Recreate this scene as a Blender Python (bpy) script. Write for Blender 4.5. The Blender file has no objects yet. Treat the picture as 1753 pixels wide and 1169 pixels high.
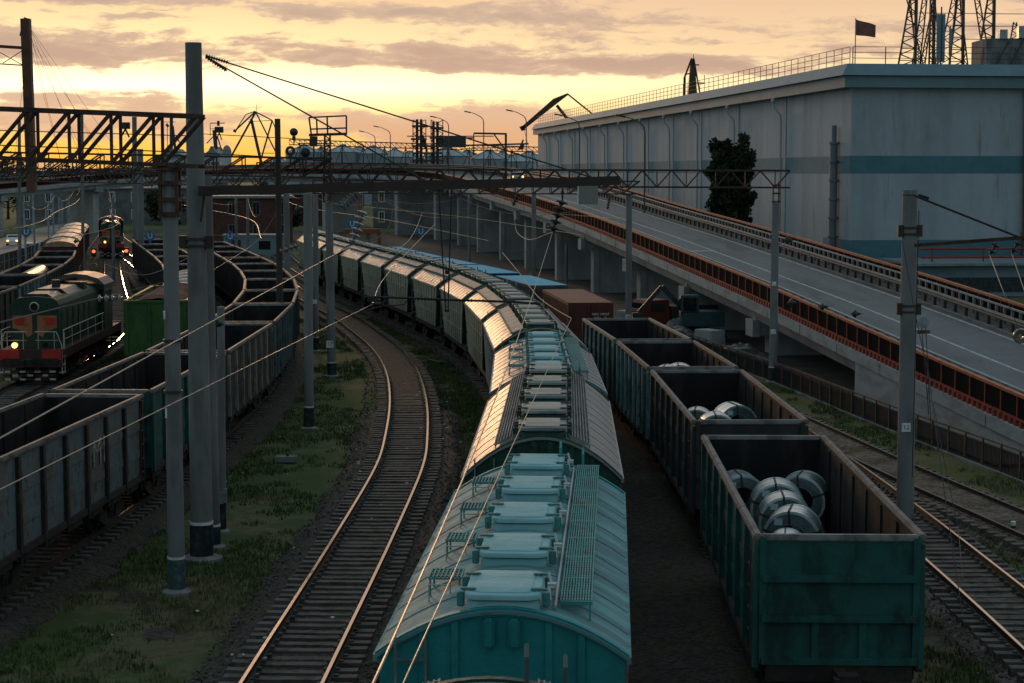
import bpy, bmesh, math, random
from mathutils import Vector, Matrix, noise
R = math.radians
random.seed(11)
rnd = random.uniform
SC = bpy.context.scene
COL = SC.collection
V = Vector
GZ = -0.45                                   # yard ground; rail heads are z = 0
# ---------------------------------------------------------------- survey: photo pixel -> ray -> world
F, CX, CY, HZ, CAMH = 3150.0, 876.5, 584.5, 295.0, 9.9
PITCH = math.atan((CY - HZ) / F)
FW = V((0, math.cos(PITCH), -math.sin(PITCH))); UP = V((0, math.sin(PITCH), math.cos(PITCH)))
EYE = V((0, 0, CAMH))
def ray(x, y): return V((1, 0, 0)) * (x - CX) + FW * F - UP * (y - CY)
def G(x, y, z=GZ):
    d = ray(x, y); return EYE + d * ((z - CAMH) / d.z)
def D(x, y, Y):
    d = ray(x, y); return EYE + d * (Y / d.y)
# ---------------------------------------------------------------- mesh builder
class MB:
    def __init__(s): s.v = []; s.f = []; s.m = []; s.cur = 0
    def add(s, vs, fs):
        o = len(s.v); s.v += [tuple(p) for p in vs]
        for q in fs: s.f.append([i + o for i in q]); s.m.append(s.cur)
        return s
    def box(s, c, d, M=None):
        x, y, z = d[0] / 2, d[1] / 2, d[2] / 2
        vs = [V((i * x, j * y, k * z)) for k in (-1, 1) for j in (-1, 1) for i in (-1, 1)]
        if M is not None: vs = [M @ p for p in vs]
        c = V(c)
        return s.add([p + c for p in vs], [(0, 2, 3, 1), (4, 5, 7, 6), (0, 1, 5, 4), (2, 6, 7, 3), (0, 4, 6, 2), (1, 3, 7, 5)])
    def slab(s, c, dx, dy, z0, z1, r, inset=0.0, n=5):
        def ring(e, z):
            out = []
            for qx, qy, a0 in ((1, 1, 0), (-1, 1, 90), (-1, -1, 180), (1, -1, 270)):
                for k in range(n + 1):
                    a = R(a0 + 90 * k / n); out.append((c[0] + qx * (dx / 2 - r) + math.cos(a) * (r - e), c[1] + qy * (dy / 2 - r) + math.sin(a) * (r - e), z))
            return out
        N = 4 * (n + 1); zs = [(0, z0), (0, z1 - (z1 - z0) * .35), (inset * .35, z1 - (z1 - z0) * .1), (inset, z1)]
        vs = [p for e, z in zs for p in ring(e, z)]
        return s.add(vs, [tuple(range(N))[::-1], tuple(range(3 * N, 4 * N))] + [(j * N + k, j * N + (k + 1) % N, j * N + N + (k + 1) % N, j * N + N + k) for j in range(3) for k in range(N)])
    def bar(s, p, q, w, h=None, up=(0, 0, 1)):
        p, q = V(p), V(q); d = q - p
        if d.length < 1e-6: return s
        h = h or w; t = d.normalized(); up = V(up)
        if abs(t.dot(up)) > .98: up = V((0, 1, 0)) if abs(t.y) < .9 else V((1, 0, 0))
        a = t.cross(up).normalized(); b = a.cross(t)
        a *= w / 2; b *= h / 2
        vs = [e + i * a + j * b for e in (p, q) for i, j in ((-1, -1), (1, -1), (1, 1), (-1, 1))]
        return s.add(vs, [(0, 1, 2, 3), (7, 6, 5, 4), (0, 4, 5, 1), (1, 5, 6, 2), (2, 6, 7, 3), (3, 7, 4, 0)])
    def tube(s, pts, r, n=8, r2=None, cap=True):
        pts = [V(p) for p in pts]; N = len(pts); vs = []
        t = (pts[1] - pts[0]).normalized()
        a = t.cross(V((0, 0, 1)) if abs(t.z) < .95 else V((0, 1, 0))).normalized()
        for i, p in enumerate(pts):
            t = (pts[min(i + 1, N - 1)] - pts[max(i - 1, 0)]).normalized()
            a = (a - t * a.dot(t)).normalized(); b = t.cross(a)
            rr = r if r2 is None else r + (r2 - r) * i / (N - 1)
            vs += [p + (a * math.cos(6.28319 * k / n) + b * math.sin(6.28319 * k / n)) * rr for k in range(n)]
        fs = [(i * n + k, i * n + (k + 1) % n, i * n + n + (k + 1) % n, i * n + n + k) for i in range(N - 1) for k in range(n)]
        if cap: fs += [tuple(range(n))[::-1], tuple((N - 1) * n + k for k in range(n))]
        return s.add(vs, fs)
    def lathe(s, prof, n=24, M=None, c=(0, 0, 0), close=False):
        vs = []; c = V(c)
        for r, z in prof:
            for k in range(n):
                p = V((r * math.cos(6.28319 * k / n), r * math.sin(6.28319 * k / n), z))
                vs.append((M @ p if M is not None else p) + c)
        N = len(prof); E = N if close else N - 1
        fs = [(i * n + k, i * n + (k + 1) % n, ((i + 1) % N) * n + (k + 1) % n, ((i + 1) % N) * n + k) for i in range(E) for k in range(n)]
        if not close:
            if prof[0][0] > 1e-4: fs.append(tuple(range(n))[::-1])
            if prof[-1][0] > 1e-4: fs.append(tuple((N - 1) * n + k for k in range(n)))
        return s.add(vs, fs)
    def prism(s, poly, y0, y1, f=None):
        """poly in (x, z), extruded along y; f maps (x, y, z) to a point"""
        f = f or (lambda x, y, z: (x, y, z)); n = len(poly)
        vs = [f(x, y, z) for y in (y0, y1) for x, z in poly]
        return s.add(vs, [tuple(range(n))[::-1], tuple(range(n, 2 * n))] + [(i, (i + 1) % n, n + (i + 1) % n, n + i) for i in range(n)])
    def sweep(s, prof, frames, closed=True, cap=True):
        """prof (x, z) swept along frames [(pos, right, up)]"""
        n = len(prof); vs = [p + a * x + u * z for p, a, u in frames for x, z in prof]
        k1 = n if closed else n - 1
        fs = [(i * n + k, i * n + (k + 1) % n, i * n + n + (k + 1) % n, i * n + n + k) for i in range(len(frames) - 1) for k in range(k1)]
        if closed and cap: fs += [tuple(range(n))[::-1], tuple((len(frames) - 1) * n + k for k in range(n))]
        return s.add(vs, fs)
    def build(s, name, mat, parent=None, smooth=False, bevel=0, ang=35, loc=None):
        me = bpy.data.meshes.new(name)
        me.from_pydata(s.v, [], s.f); me.update()
        mats = mat if isinstance(mat, (list, tuple)) else [mat]
        for m in mats: me.materials.append(m)
        if len(mats) > 1: me.polygons.foreach_set('material_index', s.m)
        bm = bmesh.new(); bm.from_mesh(me); bmesh.ops.recalc_face_normals(bm, faces=bm.faces)
        if bevel: bmesh.ops.bevel(bm, geom=[e for e in bm.edges if len(e.link_faces) == 2 and e.calc_face_angle(0) > .6], offset=bevel, segments=2, affect='EDGES', clamp_overlap=True)
        bm.to_mesh(me); bm.free()
        if smooth:
            me.polygons.foreach_set('use_smooth', [True] * len(me.polygons))
            try: me.set_sharp_from_angle(angle=R(ang))
            except Exception: pass
        o = bpy.data.objects.new(name, me); COL.objects.link(o)
        if parent is not None: o.parent = parent
        if loc is not None: o.location = loc
        return o
def tag(o, label=None, cat=None, group=None, kind=None):
    if label: o['label'] = label
    if cat: o['category'] = cat
    if group: o['group'] = group
    if kind: o['kind'] = kind
    return o
def thing(name, loc, rz=0.0, label=None, cat=None, group=None):
    o = bpy.data.objects.new(name, None); COL.objects.link(o)
    o.location = loc; o.rotation_euler = (0, 0, rz); o.empty_display_size = .2
    return tag(o, label, cat, group)
KIDS = {}
def kids(o): return [c for c in bpy.data.objects if c.parent == o]
def copy_tree(o, parent=None, table=None):
    if table is None:
        table = {}
        for c in bpy.data.objects:
            if c.parent: table.setdefault(c.parent.name, []).append(c)
    c = o.copy(); COL.objects.link(c)
    if parent: c.parent = parent
    for ch in table.get(o.name, []): copy_tree(ch, c, table)
    return c
def recolour(root, table, kidtab=None):
    """give the parts of one copied thing their own paint: {part name stem: material or list}"""
    for c in kids(root):
        st = c.name.split('.')[0]
        if st in table:
            ms = table[st]; ms = ms if isinstance(ms, (list, tuple)) else [ms]
            for i, m in enumerate(ms):
                if i < len(c.material_slots) and m:
                    c.material_slots[i].link = 'OBJECT'; c.material_slots[i].material = m
        recolour(c, table)
# ---------------------------------------------------------------- procedural materials
class NT:
    def __init__(s, tree): s.t = tree; s.n = tree.nodes; s.l = tree.links
    def new(s, typ, **k):
        nd = s.n.new(typ)
        for a, b in k.items(): setattr(nd, a, b)
        return nd
    def put(s, sock, v):
        if isinstance(v, bpy.types.NodeSocket): s.l.new(v, sock)
        else: sock.default_value = v
    def m(s, op, a, b=0.0, c=0.0, clamp=False):
        nd = s.new('ShaderNodeMath', operation=op, use_clamp=clamp)
        s.put(nd.inputs[0], a); s.put(nd.inputs[1], b); s.put(nd.inputs[2], c); return nd.outputs[0]
    def mix(s, f, a, b, blend='MIX'):
        nd = s.new('ShaderNodeMix', data_type='RGBA', blend_type=blend)
        s.put(nd.inputs[0], f); s.put(nd.inputs[6], a if isinstance(a, bpy.types.NodeSocket) else (*a[:3], 1)); s.put(nd.inputs[7], b if isinstance(b, bpy.types.NodeSocket) else (*b[:3], 1))
        return nd.outputs[2]
    def step(s, x, lo, hi):
        nd = s.new('ShaderNodeMapRange', interpolation_type='SMOOTHSTEP')
        s.put(nd.inputs[0], x); nd.inputs[1].default_value = lo; nd.inputs[2].default_value = hi; return nd.outputs[0]
    def noise(s, vec, scale, detail=5, rough=.55, w=None, dist=0):
        nd = s.new('ShaderNodeTexNoise', noise_dimensions='4D' if w is not None else '3D')
        s.put(nd.inputs['Vector'], vec); nd.inputs['Scale'].default_value = scale; nd.inputs['Detail'].default_value = detail
        nd.inputs['Roughness'].default_value = rough; nd.inputs['Distortion'].default_value = dist
        if w is not None: s.put(nd.inputs['W'], w)
        return nd.outputs['Fac']
    def mapping(s, vec, scale=(1, 1, 1), rot=(0, 0, 0)):
        nd = s.new('ShaderNodeMapping'); s.put(nd.inputs[0], vec); nd.inputs[3].default_value = scale; nd.inputs[2].default_value = rot; return nd.outputs[0]
MATS = {}
def mat(name, col, col2=None, lo=.45, hi=.6, scale=2.0, stretch=(1, 1, 1), rough=.7, metal=0.0, bump=.0, bscale=30, dent=0, col3=None, s3=9.0, lo3=.58, hi3=.68, emit=0, spec=.4, var=.25, seams=None):
    """base paint, a second tone in noise patches (rust, bleach, dirt), a third finer one, value wobble and bump"""
    if name in MATS: return MATS[name]
    m = bpy.data.materials.new(name); m.use_nodes = True; t = NT(m.node_tree)
    b = t.n['Principled BSDF']
    tc = t.new('ShaderNodeTexCoord').outputs['Object']
    oi = t.new('ShaderNodeObjectInfo').outputs['Random']
    w = t.m('MULTIPLY', oi, 37.0)
    c = (*col, 1)
    vn = t.noise(tc, 1.3, 6, .65, w)
    k = t.m('MULTIPLY_ADD', vn, 2 * var, 1 - var)
    base = t.mix(1.0, col, t.new('ShaderNodeRGB').outputs[0], 'MULTIPLY') if False else None
    rgb = t.new('ShaderNodeRGB'); rgb.outputs[0].default_value = c; out = rgb.outputs[0]
    if col2 is not None:
        n2 = t.noise(t.mapping(tc, stretch), scale, 8, .65, w)
        out = t.mix(t.step(n2, lo, hi), out, col2)
    if col3 is not None:
        n3 = t.noise(t.mapping(tc, stretch), s3, 6, .7, w)
        out = t.mix(t.step(n3, lo3, hi3), out, col3)
    hs = t.new('ShaderNodeHueSaturation'); t.put(hs.inputs['Value'], k); t.put(hs.inputs['Color'], out)
    t.l.new(hs.outputs[0], b.inputs['Base Color'])
    b.inputs['Roughness'].default_value = rough; b.inputs['Metallic'].default_value = metal
    b.inputs['Specular IOR Level'].default_value = spec
    if rough < .9:
        rn = t.noise(tc, 6.0, 5, .6, w); t.l.new(t.m('MULTIPLY_ADD', rn, .3, rough - .15), b.inputs['Roughness'])
    if dent:
        bp0 = t.new('ShaderNodeBump'); bp0.inputs['Strength'].default_value = dent; bp0.inputs['Distance'].default_value = .12
        t.l.new(t.noise(tc, 2.2, 4, .6, w), bp0.inputs['Height']); t.l.new(bp0.outputs[0], b.inputs['Normal'])
    if bump:
        bp = t.new('ShaderNodeBump'); bp.inputs['Strength'].default_value = bump; bp.inputs['Distance'].default_value = .05
        t.l.new(t.noise(tc, bscale, 6, .65), bp.inputs['Height']); t.l.new(bp.outputs[0], b.inputs['Normal'])
        if dent: t.l.new(bp0.outputs[0], bp.inputs['Normal'])
    if emit:
        b.inputs['Emission Color'].default_value = c; b.inputs['Emission Strength'].default_value = emit
    MATS[name] = m; return m
RUST = (.09, .04, .022); SOOT = (.012, .011, .011); GRIME = (.03, .027, .024)
m_rust = mat('rusty_steel', (.075, .036, .022), (.035, .02, .016), scale=3, rough=.8, bump=.3)
m_rim = mat('worn_rim', (.17, .115, .098), (.07, .045, .038), scale=2.2, rough=.55, bump=.25, metal=.15)
m_under = mat('sooty_iron', (.016, .014, .013), (.035, .022, .016), scale=4, rough=.85)
m_wheel = mat('wheel_steel', (.05, .045, .042), (.03, .02, .016), scale=5, rough=.5, metal=.6)
m_inner = mat('wagon_interior', (.019, .019, .020), (.034, .030, .029), scale=1.4, stretch=(1, 1, .35), rough=.95, bump=.3, col3=(.075, .07, .068), s3=3.0, lo3=.63, hi3=.74, spec=.08)
m_conc = mat('concrete_pole', (.175, .172, .175), (.125, .12, .118), scale=1.2, stretch=(1, 1, .25), rough=.85, bump=.12, var=.18)
m_concd = mat('rough_concrete', (.2, .2, .2), (.1, .1, .1), scale=.6, stretch=(1, 1, .4), rough=.9, bump=.2)
m_black = mat('black_tar_paint', (.012, .013, .015), (.03, .05, .055), scale=6, rough=.6)
m_dark = mat('dark_steel', (.035, .028, .026), (.06, .035, .025), scale=3, rough=.7)
m_wire = mat('copper_wire', (.16, .12, .1), rough=.4, metal=.7)
m_cable = mat('black_cable', (.012, .011, .011), rough=.6)
m_galv = mat('galvanised_steel', (.32, .36, .38), (.22, .25, .27), scale=3, rough=.45, metal=.5)
m_white = mat('white_enamel', (.7, .72, .72), (.5, .5, .48), scale=4, rough=.5)
m_blue = mat('sign_blue', (.03, .12, .26), rough=.4)
m_porc = mat('brown_porcelain', (.1, .075, .065), rough=.2)
m_greyp = mat('grey_insulator', (.22, .24, .26), rough=.25)
def split_parts(name, mt, parent, mbs, o, most=100):
    for k, m in enumerate(mbs[:most]):
        m.v = [tuple(V(p) + o) for p in m.v]; m.build(name, mt, parent)
    if len(mbs) > most:
        r = MB()
        for m in mbs[most:]: r.add([V(p) + o for p in m.v], m.f)
        r.build(name + '_run', mt, parent)['kind'] = 'stuff'
# ---------------------------------------------------------------- text as real mesh lettering
def lettering(name, text, size, mt, parent, loc, rot, depth=.004):
    cu = bpy.data.curves.new(name, 'FONT'); cu.body = text; cu.size = size; cu.extrude = depth; cu.align_x = 'CENTER'; cu.align_y = 'CENTER'
    tmp = bpy.data.objects.new(name, cu); COL.objects.link(tmp)
    dg = bpy.context.evaluated_depsgraph_get()
    me = bpy.data.meshes.new_from_object(tmp.evaluated_get(dg))
    bpy.data.objects.remove(tmp); bpy.data.curves.remove(cu)
    me.name = name; me.materials.clear(); me.materials.append(mt)
    o = bpy.data.objects.new(name, me); COL.objects.link(o)
    o.parent = parent; o.location = loc; o.rotation_euler = rot
    return o
# ---------------------------------------------------------------- paths in plan
class Path:
    def __init__(s, pts, z=0.0, step=1.0):
        P = [V((p[0], p[1], p[2] if len(p) > 2 else z)) for p in pts]; P = [2 * P[0] - P[1]] + P + [2 * P[-1] - P[-2]]
        q = []
        for i in range(1, len(P) - 2):
            a, b, c, d = P[i - 1:i + 3]; n = max(2, int((c - b).length / step))
            for k in range(n):
                t = k / n; q.append(.5 * ((2 * b) + (c - a) * t + (2 * a - 5 * b + 4 * c - d) * t * t + (3 * b - a - 3 * c + d) * t ** 3))
        q.append(P[-2])
        for _ in range(6): q = [q[0]] + [(q[i - 1] + q[i] * 2 + q[i + 1]) / 4 for i in range(1, len(q) - 1)] + [q[-1]]
        s.q = q; s.s = [0.0]
        for i in range(1, len(q)): s.s.append(s.s[-1] + (q[i] - q[i - 1]).length)
        s.L = s.s[-1]
    def at(s, d):
        d = max(0.0, min(s.L - 1e-4, d)); lo, hi = 0, len(s.s) - 1
        while hi - lo > 1:
            m = (lo + hi) // 2
            if s.s[m] <= d: lo = m
            else: hi = m
        t = (d - s.s[lo]) / max(1e-9, s.s[hi] - s.s[lo]); return s.q[lo].lerp(s.q[hi], t)
    def dir(s, d): return (s.at(d + .6) - s.at(d - .6)).normalized()
    def right(s, d): t = s.dir(d); return V((t.y, -t.x, 0)).normalized()
    def sY(s, Y):
        for i in range(1, len(s.q)):
            if s.q[i].y >= Y: return s.s[i - 1] + (Y - s.q[i - 1].y) / max(1e-6, s.q[i].y - s.q[i - 1].y) * (s.s[i] - s.s[i - 1])
        return s.L
    def frames(s, a=0, b=None, step=1.0, dx=0, dz=0):
        b = s.L if b is None else b; n = max(1, int((b - a) / step)); out = []
        for i in range(n + 1):
            d = a + (b - a) * i / n; r = s.right(d); out.append((s.at(d) + r * dx + V((0, 0, dz)), r, V((0, 0, 1))))
        return out
T0 = Path([(-4.7, 12), (-4.75, 24), (-4.5, 35), (-4.1, 48), (-3.81, 61.4), (-3.95, 67.7), (-4.32, 76.2), (-4.8, 83.6), (-5.4, 90.6), (-6.26, 98), (-7.57, 106.4), (-9.6, 117), (-11.3, 125.4), (-13.6, 135), (-16, 145), (-18.2, 154), (-25, 190), (-32.5, 230), (-43, 285), (-52, 330)])
T1 = Path([(-.6, 2), (-.45, 12), (-.15, 23.6), (.62, 37.6), (1.05, 52.5), (1.05, 66), (.35, 79.2), (-.85, 91.8), (-2.6, 102.9), (-4.8, 113.4), (-7.2, 124), (-9.6, 134), (-12.0, 144), (-14.4, 154), (-22, 190), (-29, 230), (-39, 285), (-48, 330)])
T2 = Path([(5.5, 12), (5.66, 24), (5.82, 32.3), (6.15, 44.4), (6.2, 52), (6.0, 60), (5.5, 70), (4.6, 80.7), (3.9, 93), (4.3, 99), (3.0, 110.5), (1.6, 117), (-.2, 126), (-2.6, 136), (-6.3, 150), (-11.3, 171), (-17, 195), (-24, 230), (-33, 285)])
T3 = Path([(11.5, 12), (11.5, 38), (11.45, 46), (11.3, 55), (10.9, 66), (10.3, 78), (9.3, 92), (7.8, 108), (5.6, 125), (2, 145), (-6, 180)])
T4 = Path([(19.5, 20), (14.6, 51.5), (13.2, 60), (11.95, 69), (10.75, 78), (9.7, 87)])
L1 = Path([(-14.6, 15), (-13.7, 30), (-13.0, 40.8), (-12.15, 53.5), (-11.7, 67), (-11.75, 80), (-12.3, 91), (-13.2, 100.5), (-14.55, 110.5), (-17.2, 125), (-20.6, 140), (-27, 166), (-36, 200), (-46, 235), (-58, 280), (-70, 330)])
L2 = Path([(-16.2, 60), (-16.4, 75), (-17.0, 88), (-18, 100), (-19.6, 112), (-22.6, 127), (-26.4, 143), (-33, 169), (-42, 205), (-52, 240), (-64, 290), (-74, 330)])
L3 = Path([(-21.5, 50), (-22.2, 70), (-22.9, 88), (-24.0, 107), (-26.3, 122.5), (-29.8, 139), (-36.6, 169), (-45.4, 208.7), (-50.5, 232), (-62, 285), (-72, 330)])
L4 = Path([(-27.3, 60), (-27.6, 75), (-28.2, 90), (-29.4, 104), (-31.5, 120), (-34.5, 138), (-39.2, 159.6), (-49.4, 207.7), (-56, 240), (-68, 300), (-75, 335)])
# ---------------------------------------------------------------- camera, sun, sky
cam = bpy.data.objects.new('camera', bpy.data.cameras.new('camera')); COL.objects.link(cam); SC.camera = cam
cam.location = EYE; cam.rotation_euler = (math.pi / 2 - PITCH, 0, 0)
cam.data.sensor_width = 36; cam.data.lens = F / 1753 * 36; cam.data.clip_start = .5; cam.data.clip_end = 20000
SUN_AZ, SUN_EL = R(-10), R(4.5)
sl = bpy.data.lights.new('sun', 'SUN'); sl.energy = .9; sl.angle = R(6); sl.color = (1, .56, .27)
so = bpy.data.objects.new('sun', sl); COL.objects.link(so)
sd = V((math.sin(SUN_AZ) * math.cos(SUN_EL), math.cos(SUN_AZ) * math.cos(SUN_EL), math.sin(SUN_EL)))
so.rotation_euler = sd.to_track_quat('Z', 'Y').to_euler()
SC.view_settings.view_transform = 'Standard'; SC.view_settings.look = 'None'; SC.view_settings.exposure = 0; SC.view_settings.gamma = 1
wd = bpy.data.worlds.new('World'); SC.world = wd; wd.use_nodes = True
t = NT(wd.node_tree); t.n.clear()
sky = t.new('ShaderNodeTexSky', sky_type='NISHITA', sun_disc=False, sun_elevation=SUN_EL, sun_rotation=SUN_AZ, altitude=20, dust_density=3.0)
tc = t.new('ShaderNodeTexCoord').outputs['Generated']
sx = t.new('ShaderNodeSeparateXYZ'); t.l.new(tc, sx.inputs[0])
X, Y, Z = sx.outputs
Vv = t.m('MULTIPLY', t.m('ARCSINE', Z), 31.5)                 # elevation, 1 unit = 1.82 degrees
U = t.m('MULTIPLY', t.m('ARCTAN2', X, Y), 31.5)               # azimuth from +Y
def ramp(x, stops):
    nd = t.new('ShaderNodeValToRGB'); e = nd.color_ramp.elements
    while len(e) < len(stops): e.new(.5)
    for k, (p, c) in enumerate(stops): e[k].position = p; e[k].color = (*c, 1)
    t.put(nd.inputs[0], x); return nd.outputs[0]
def gauss(x, c, w):
    d = t.m('DIVIDE', t.m('SUBTRACT', x, c), w); return t.m('POWER', 2.71828, t.m('MULTIPLY', t.m('MULTIPLY', d, d), -1))
def comb(*a):
    nd = t.new('ShaderNodeCombineXYZ')
    for i, x in enumerate(a): t.put(nd.inputs[i], x)
    return nd.outputs[0]
# clear air seen between the clouds, by elevation: towards the sun and away from it
el = t.m('DIVIDE', Vv, 12.0, clamp=True)
warm = ramp(el, [(0, (1.2, .52, .05)), (.035, (1.25, .66, .11)), (.06, (1.1, .68, .23)), (.085, (1.3, .92, .38)), (.12, (2.0, 1.65, .98)), (.16, (1.35, 1.02, .52)), (.25, (1.02, .69, .37)), (.45, (.58, .46, .40)), (1, (.42, .44, .48))])
cool = ramp(el, [(0, (1.0, .55, .22)), (.05, (1.0, .66, .30)), (.085, (1.2, .86, .38)), (.125, (1.2, .95, .52)), (.17, (1.0, .70, .40)), (.25, (.87, .58, .37)), (.45, (.54, .45, .40)), (1, (.40, .43, .48))])
side = t.step(U, -6.0, 5.0)
clear = t.mix(side, warm, cool)
# cloud sheets: long flat streaks, a lit gap, a low bank
wob = t.noise(comb(t.m('MULTIPLY', U, .35), Vv, 3.1), .9, 5, .6)
Vw = t.m('ADD', Vv, t.m('MULTIPLY_ADD', wob, .7, -.35))
n1 = t.noise(comb(t.m('MULTIPLY', U, .22), t.m('MULTIPLY', t.m('ADD', Vw, t.m('MULTIPLY', U, .03)), 1.9), 7.7), 1.6, 8, .62)
n2 = t.noise(comb(t.m('MULTIPLY', U, .9), t.m('MULTIPLY', Vw, 3.4), 1.3), 1.1, 9, .66)
n3 = t.noise(comb(t.m('MULTIPLY', U, .75), t.m('MULTIPLY', Vv, 1.3), 4.4), 1.2, 6, .55)
slope = t.m('ADD', Vw, t.m('MULTIPLY', U, .036))
bandA = t.m('MULTIPLY', gauss(slope, 1.86, .21), t.m('SUBTRACT', 1.0, t.step(U, 3.0, 7.0)))
bandC = t.m('MULTIPLY', gauss(slope, 2.62, .13), .55)
bankR = t.m('MULTIPLY', gauss(t.m('SUBTRACT', Vv, t.m('MULTIPLY', t.m('SUBTRACT', n3, .5), 1.1)), .68, .40), t.m('MULTIPLY', t.step(U, -5.5, -1.5), 1.15))
bankL = t.m('MULTIPLY', gauss(t.m('SUBTRACT', Vv, t.m('MULTIPLY', t.m('SUBTRACT', n3, .5), .9)), .86, .26), t.m('SUBTRACT', 1.0, t.step(U, -5.5, -3.0)))
dens = t.m('MAXIMUM', t.m('MAXIMUM', bandA, bandC), t.m('MAXIMUM', bankR, bankL))
dens = t.m('ADD', dens, t.m('MULTIPLY', t.m('SUBTRACT', n1, .5), 3.1))
dens = t.m('ADD', dens, t.m('MULTIPLY', t.m('SUBTRACT', n2, .5), 2.1))
dens = t.m('ADD', dens, t.m('MULTIPLY', t.m('MULTIPLY', t.step(slope, 2.0, 2.5), t.m('SUBTRACT', 1.0, t.step(U, 0.0, 6.0))), .22))
gap = t.m('MULTIPLY', gauss(slope, 1.36, .22), .45)
dens = t.m('SUBTRACT', dens, gap)
cl = t.step(dens, .15, .62)
high = t.step(Vv, 2.2, 7.0)
cl = t.m('MAXIMUM', t.m('MULTIPLY', cl, .93), t.m('MULTIPLY', t.m('MULTIPLY_ADD', n1, .5, .55), high))
cloudW = ramp(el, [(0, (.80, .36, .12)), (.05, (.80, .44, .24)), (.08, (.78, .48, .31)), (.15, (.56, .36, .27)), (.22, (.58, .40, .30)), (.40, (.40, .36, .36)), (1, (.30, .34, .39))])
edge = t.m('SUBTRACT', t.step(dens, .05, .45), t.step(dens, .45, 1.0))
cloudc = t.mix(t.m('MULTIPLY', t.m('SUBTRACT', 1.0, t.step(dens, .3, 1.1)), .45), cloudW, (.92, .66, .42))
lo = t.mix(cl, clear, cloudc)
# the rest of the dome: dim blue evening overcast lit by the Nishita sky, duller away from the sun
nis = t.mix(1.0, sky.outputs[0], (.10, .10, .10), 'MULTIPLY')
away = t.step(Y, .75, -.6)
dome = t.mix(t.step(Vv, 8, 30), (.52, .59, .64), (.50, .68, .76))
dome = t.mix(.25, dome, nis)
dome = t.mix(away, dome, (.25, .35, .39))
up = t.step(Vv, 4.0, 14.0)
up = t.m('MAXIMUM', up, t.step(Y, .80, .35))
skyc = t.mix(up, lo, dome)
ground = t.step(Z, -.02, .0)
skyc = t.mix(ground, (.04, .04, .04), skyc)
bg = t.new('ShaderNodeBackground'); t.l.new(skyc, bg.inputs[0]); bg.inputs[1].default_value = 1.0
t.l.new(bg.outputs[0], t.new('ShaderNodeOutputWorld').inputs[0])
# ---------------------------------------------------------------- yard ground: one sheet to the horizon
def ground_material():
    m = bpy.data.materials.new('yard_ground'); m.use_nodes = True; t = NT(m.node_tree); b = t.n['Principled BSDF']
    tc = t.new('ShaderNodeTexCoord').outputs['Object']
    nA = t.noise(tc, .16, 6, .6, dist=.4); nB = t.noise(tc, .9, 8, .7); nC = t.noise(tc, 7.0, 6, .7); nD = t.noise(tc, 40.0, 4, .7)
    soil = t.mix(t.step(nC, .35, .65), (.035, .03, .026), (.085, .073, .06))
    dry = t.mix(t.step(nD, .35, .7), (.075, .07, .036), (.19, .16, .095))
    green = t.mix(t.step(nD, .3, .7), (.036, .053, .017), (.092, .115, .040))
    g = t.m('ADD', t.m('MULTIPLY', nA, .6), t.m('MULTIPLY', nB, .4))
    c = t.mix(t.step(g, .38, .45), soil, dry); c = t.mix(t.step(g, .44, .52), c, green)
    t.l.new(c, b.inputs['Base Color']); b.inputs['Roughness'].default_value = .95; b.inputs['Specular IOR Level'].default_value = .15
    bp = t.new('ShaderNodeBump'); bp.inputs['Strength'].default_value = .8; bp.inputs['Distance'].default_value = .12
    t.l.new(t.m('ADD', t.m('MULTIPLY', nC, .5), t.m('MULTIPLY', nD, .5)), bp.inputs['Height']); t.l.new(bp.outputs[0], b.inputs['Normal'])
    return m
def ballast_material(nm='dark_ballast', ca=(.016, .013, .012), cb=(.066, .055, .05)):
    m = bpy.data.materials.new(nm); m.use_nodes = True; t = NT(m.node_tree); b = t.n['Principled BSDF']
    tc = t.new('ShaderNodeTexCoord').outputs['Object']
    vo = t.new('ShaderNodeTexVoronoi'); vo.inputs['Scale'].default_value = 10; t.l.new(tc, vo.inputs['Vector'])
    sep = t.new('ShaderNodeSeparateColor'); t.l.new(vo.outputs['Color'], sep.inputs[0])
    n = t.noise(tc, .7, 7, .7)
    c = t.mix(sep.outputs[0], ca, cb); c = t.mix(t.step(n, .45, .62), c, t.mix(sep.outputs[1], (.02, .018, .012), (.06, .055, .03)))
    t.l.new(c, b.inputs['Base Color']); b.inputs['Roughness'].default_value = .9; b.inputs['Specular IOR Level'].default_value = .2
    bp = t.new('ShaderNodeBump'); bp.inputs['Strength'].default_value = 1.0; bp.inputs['Distance'].default_value = .06
    t.l.new(t.m('SUBTRACT', 1.0, vo.outputs['Distance']), bp.inputs['Height']); t.l.new(bp.outputs[0], b.inputs['Normal'])
    return m
m_ground = ground_material(); m_ballast = ballast_material()
xs = [-6000, -1500, -400, -120] + [-60 + i * .8 for i in range(int(95 / .8) + 1)] + [60, 150, 500, 1500, 6000]
ys = [-200, -20] + [14 + i * .9 for i in range(160)] + [170 + i * 6 for i in range(1, 30)] + [500, 900, 2000, 4500, 9000]
mb = MB()
vs = [(x, y, GZ + (.10 * (noise.noise(V((x * .5, y * .5, 0))) + .5 * noise.noise(V((x * 1.7, y * 1.7, 3)))) - .02 if -60 < x < 34 and 14 < y < 158 else 0)) for y in ys for x in xs]
nx = len(xs)
mb.add(vs, [(j * nx + i, j * nx + i + 1, j * nx + nx + i + 1, j * nx + nx + i) for j in range(len(ys) - 1) for i in range(nx - 1)])
tag(mb.build('ground', m_ground, smooth=True), 'brown and green yard ground between the tracks', kind='structure')
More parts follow.
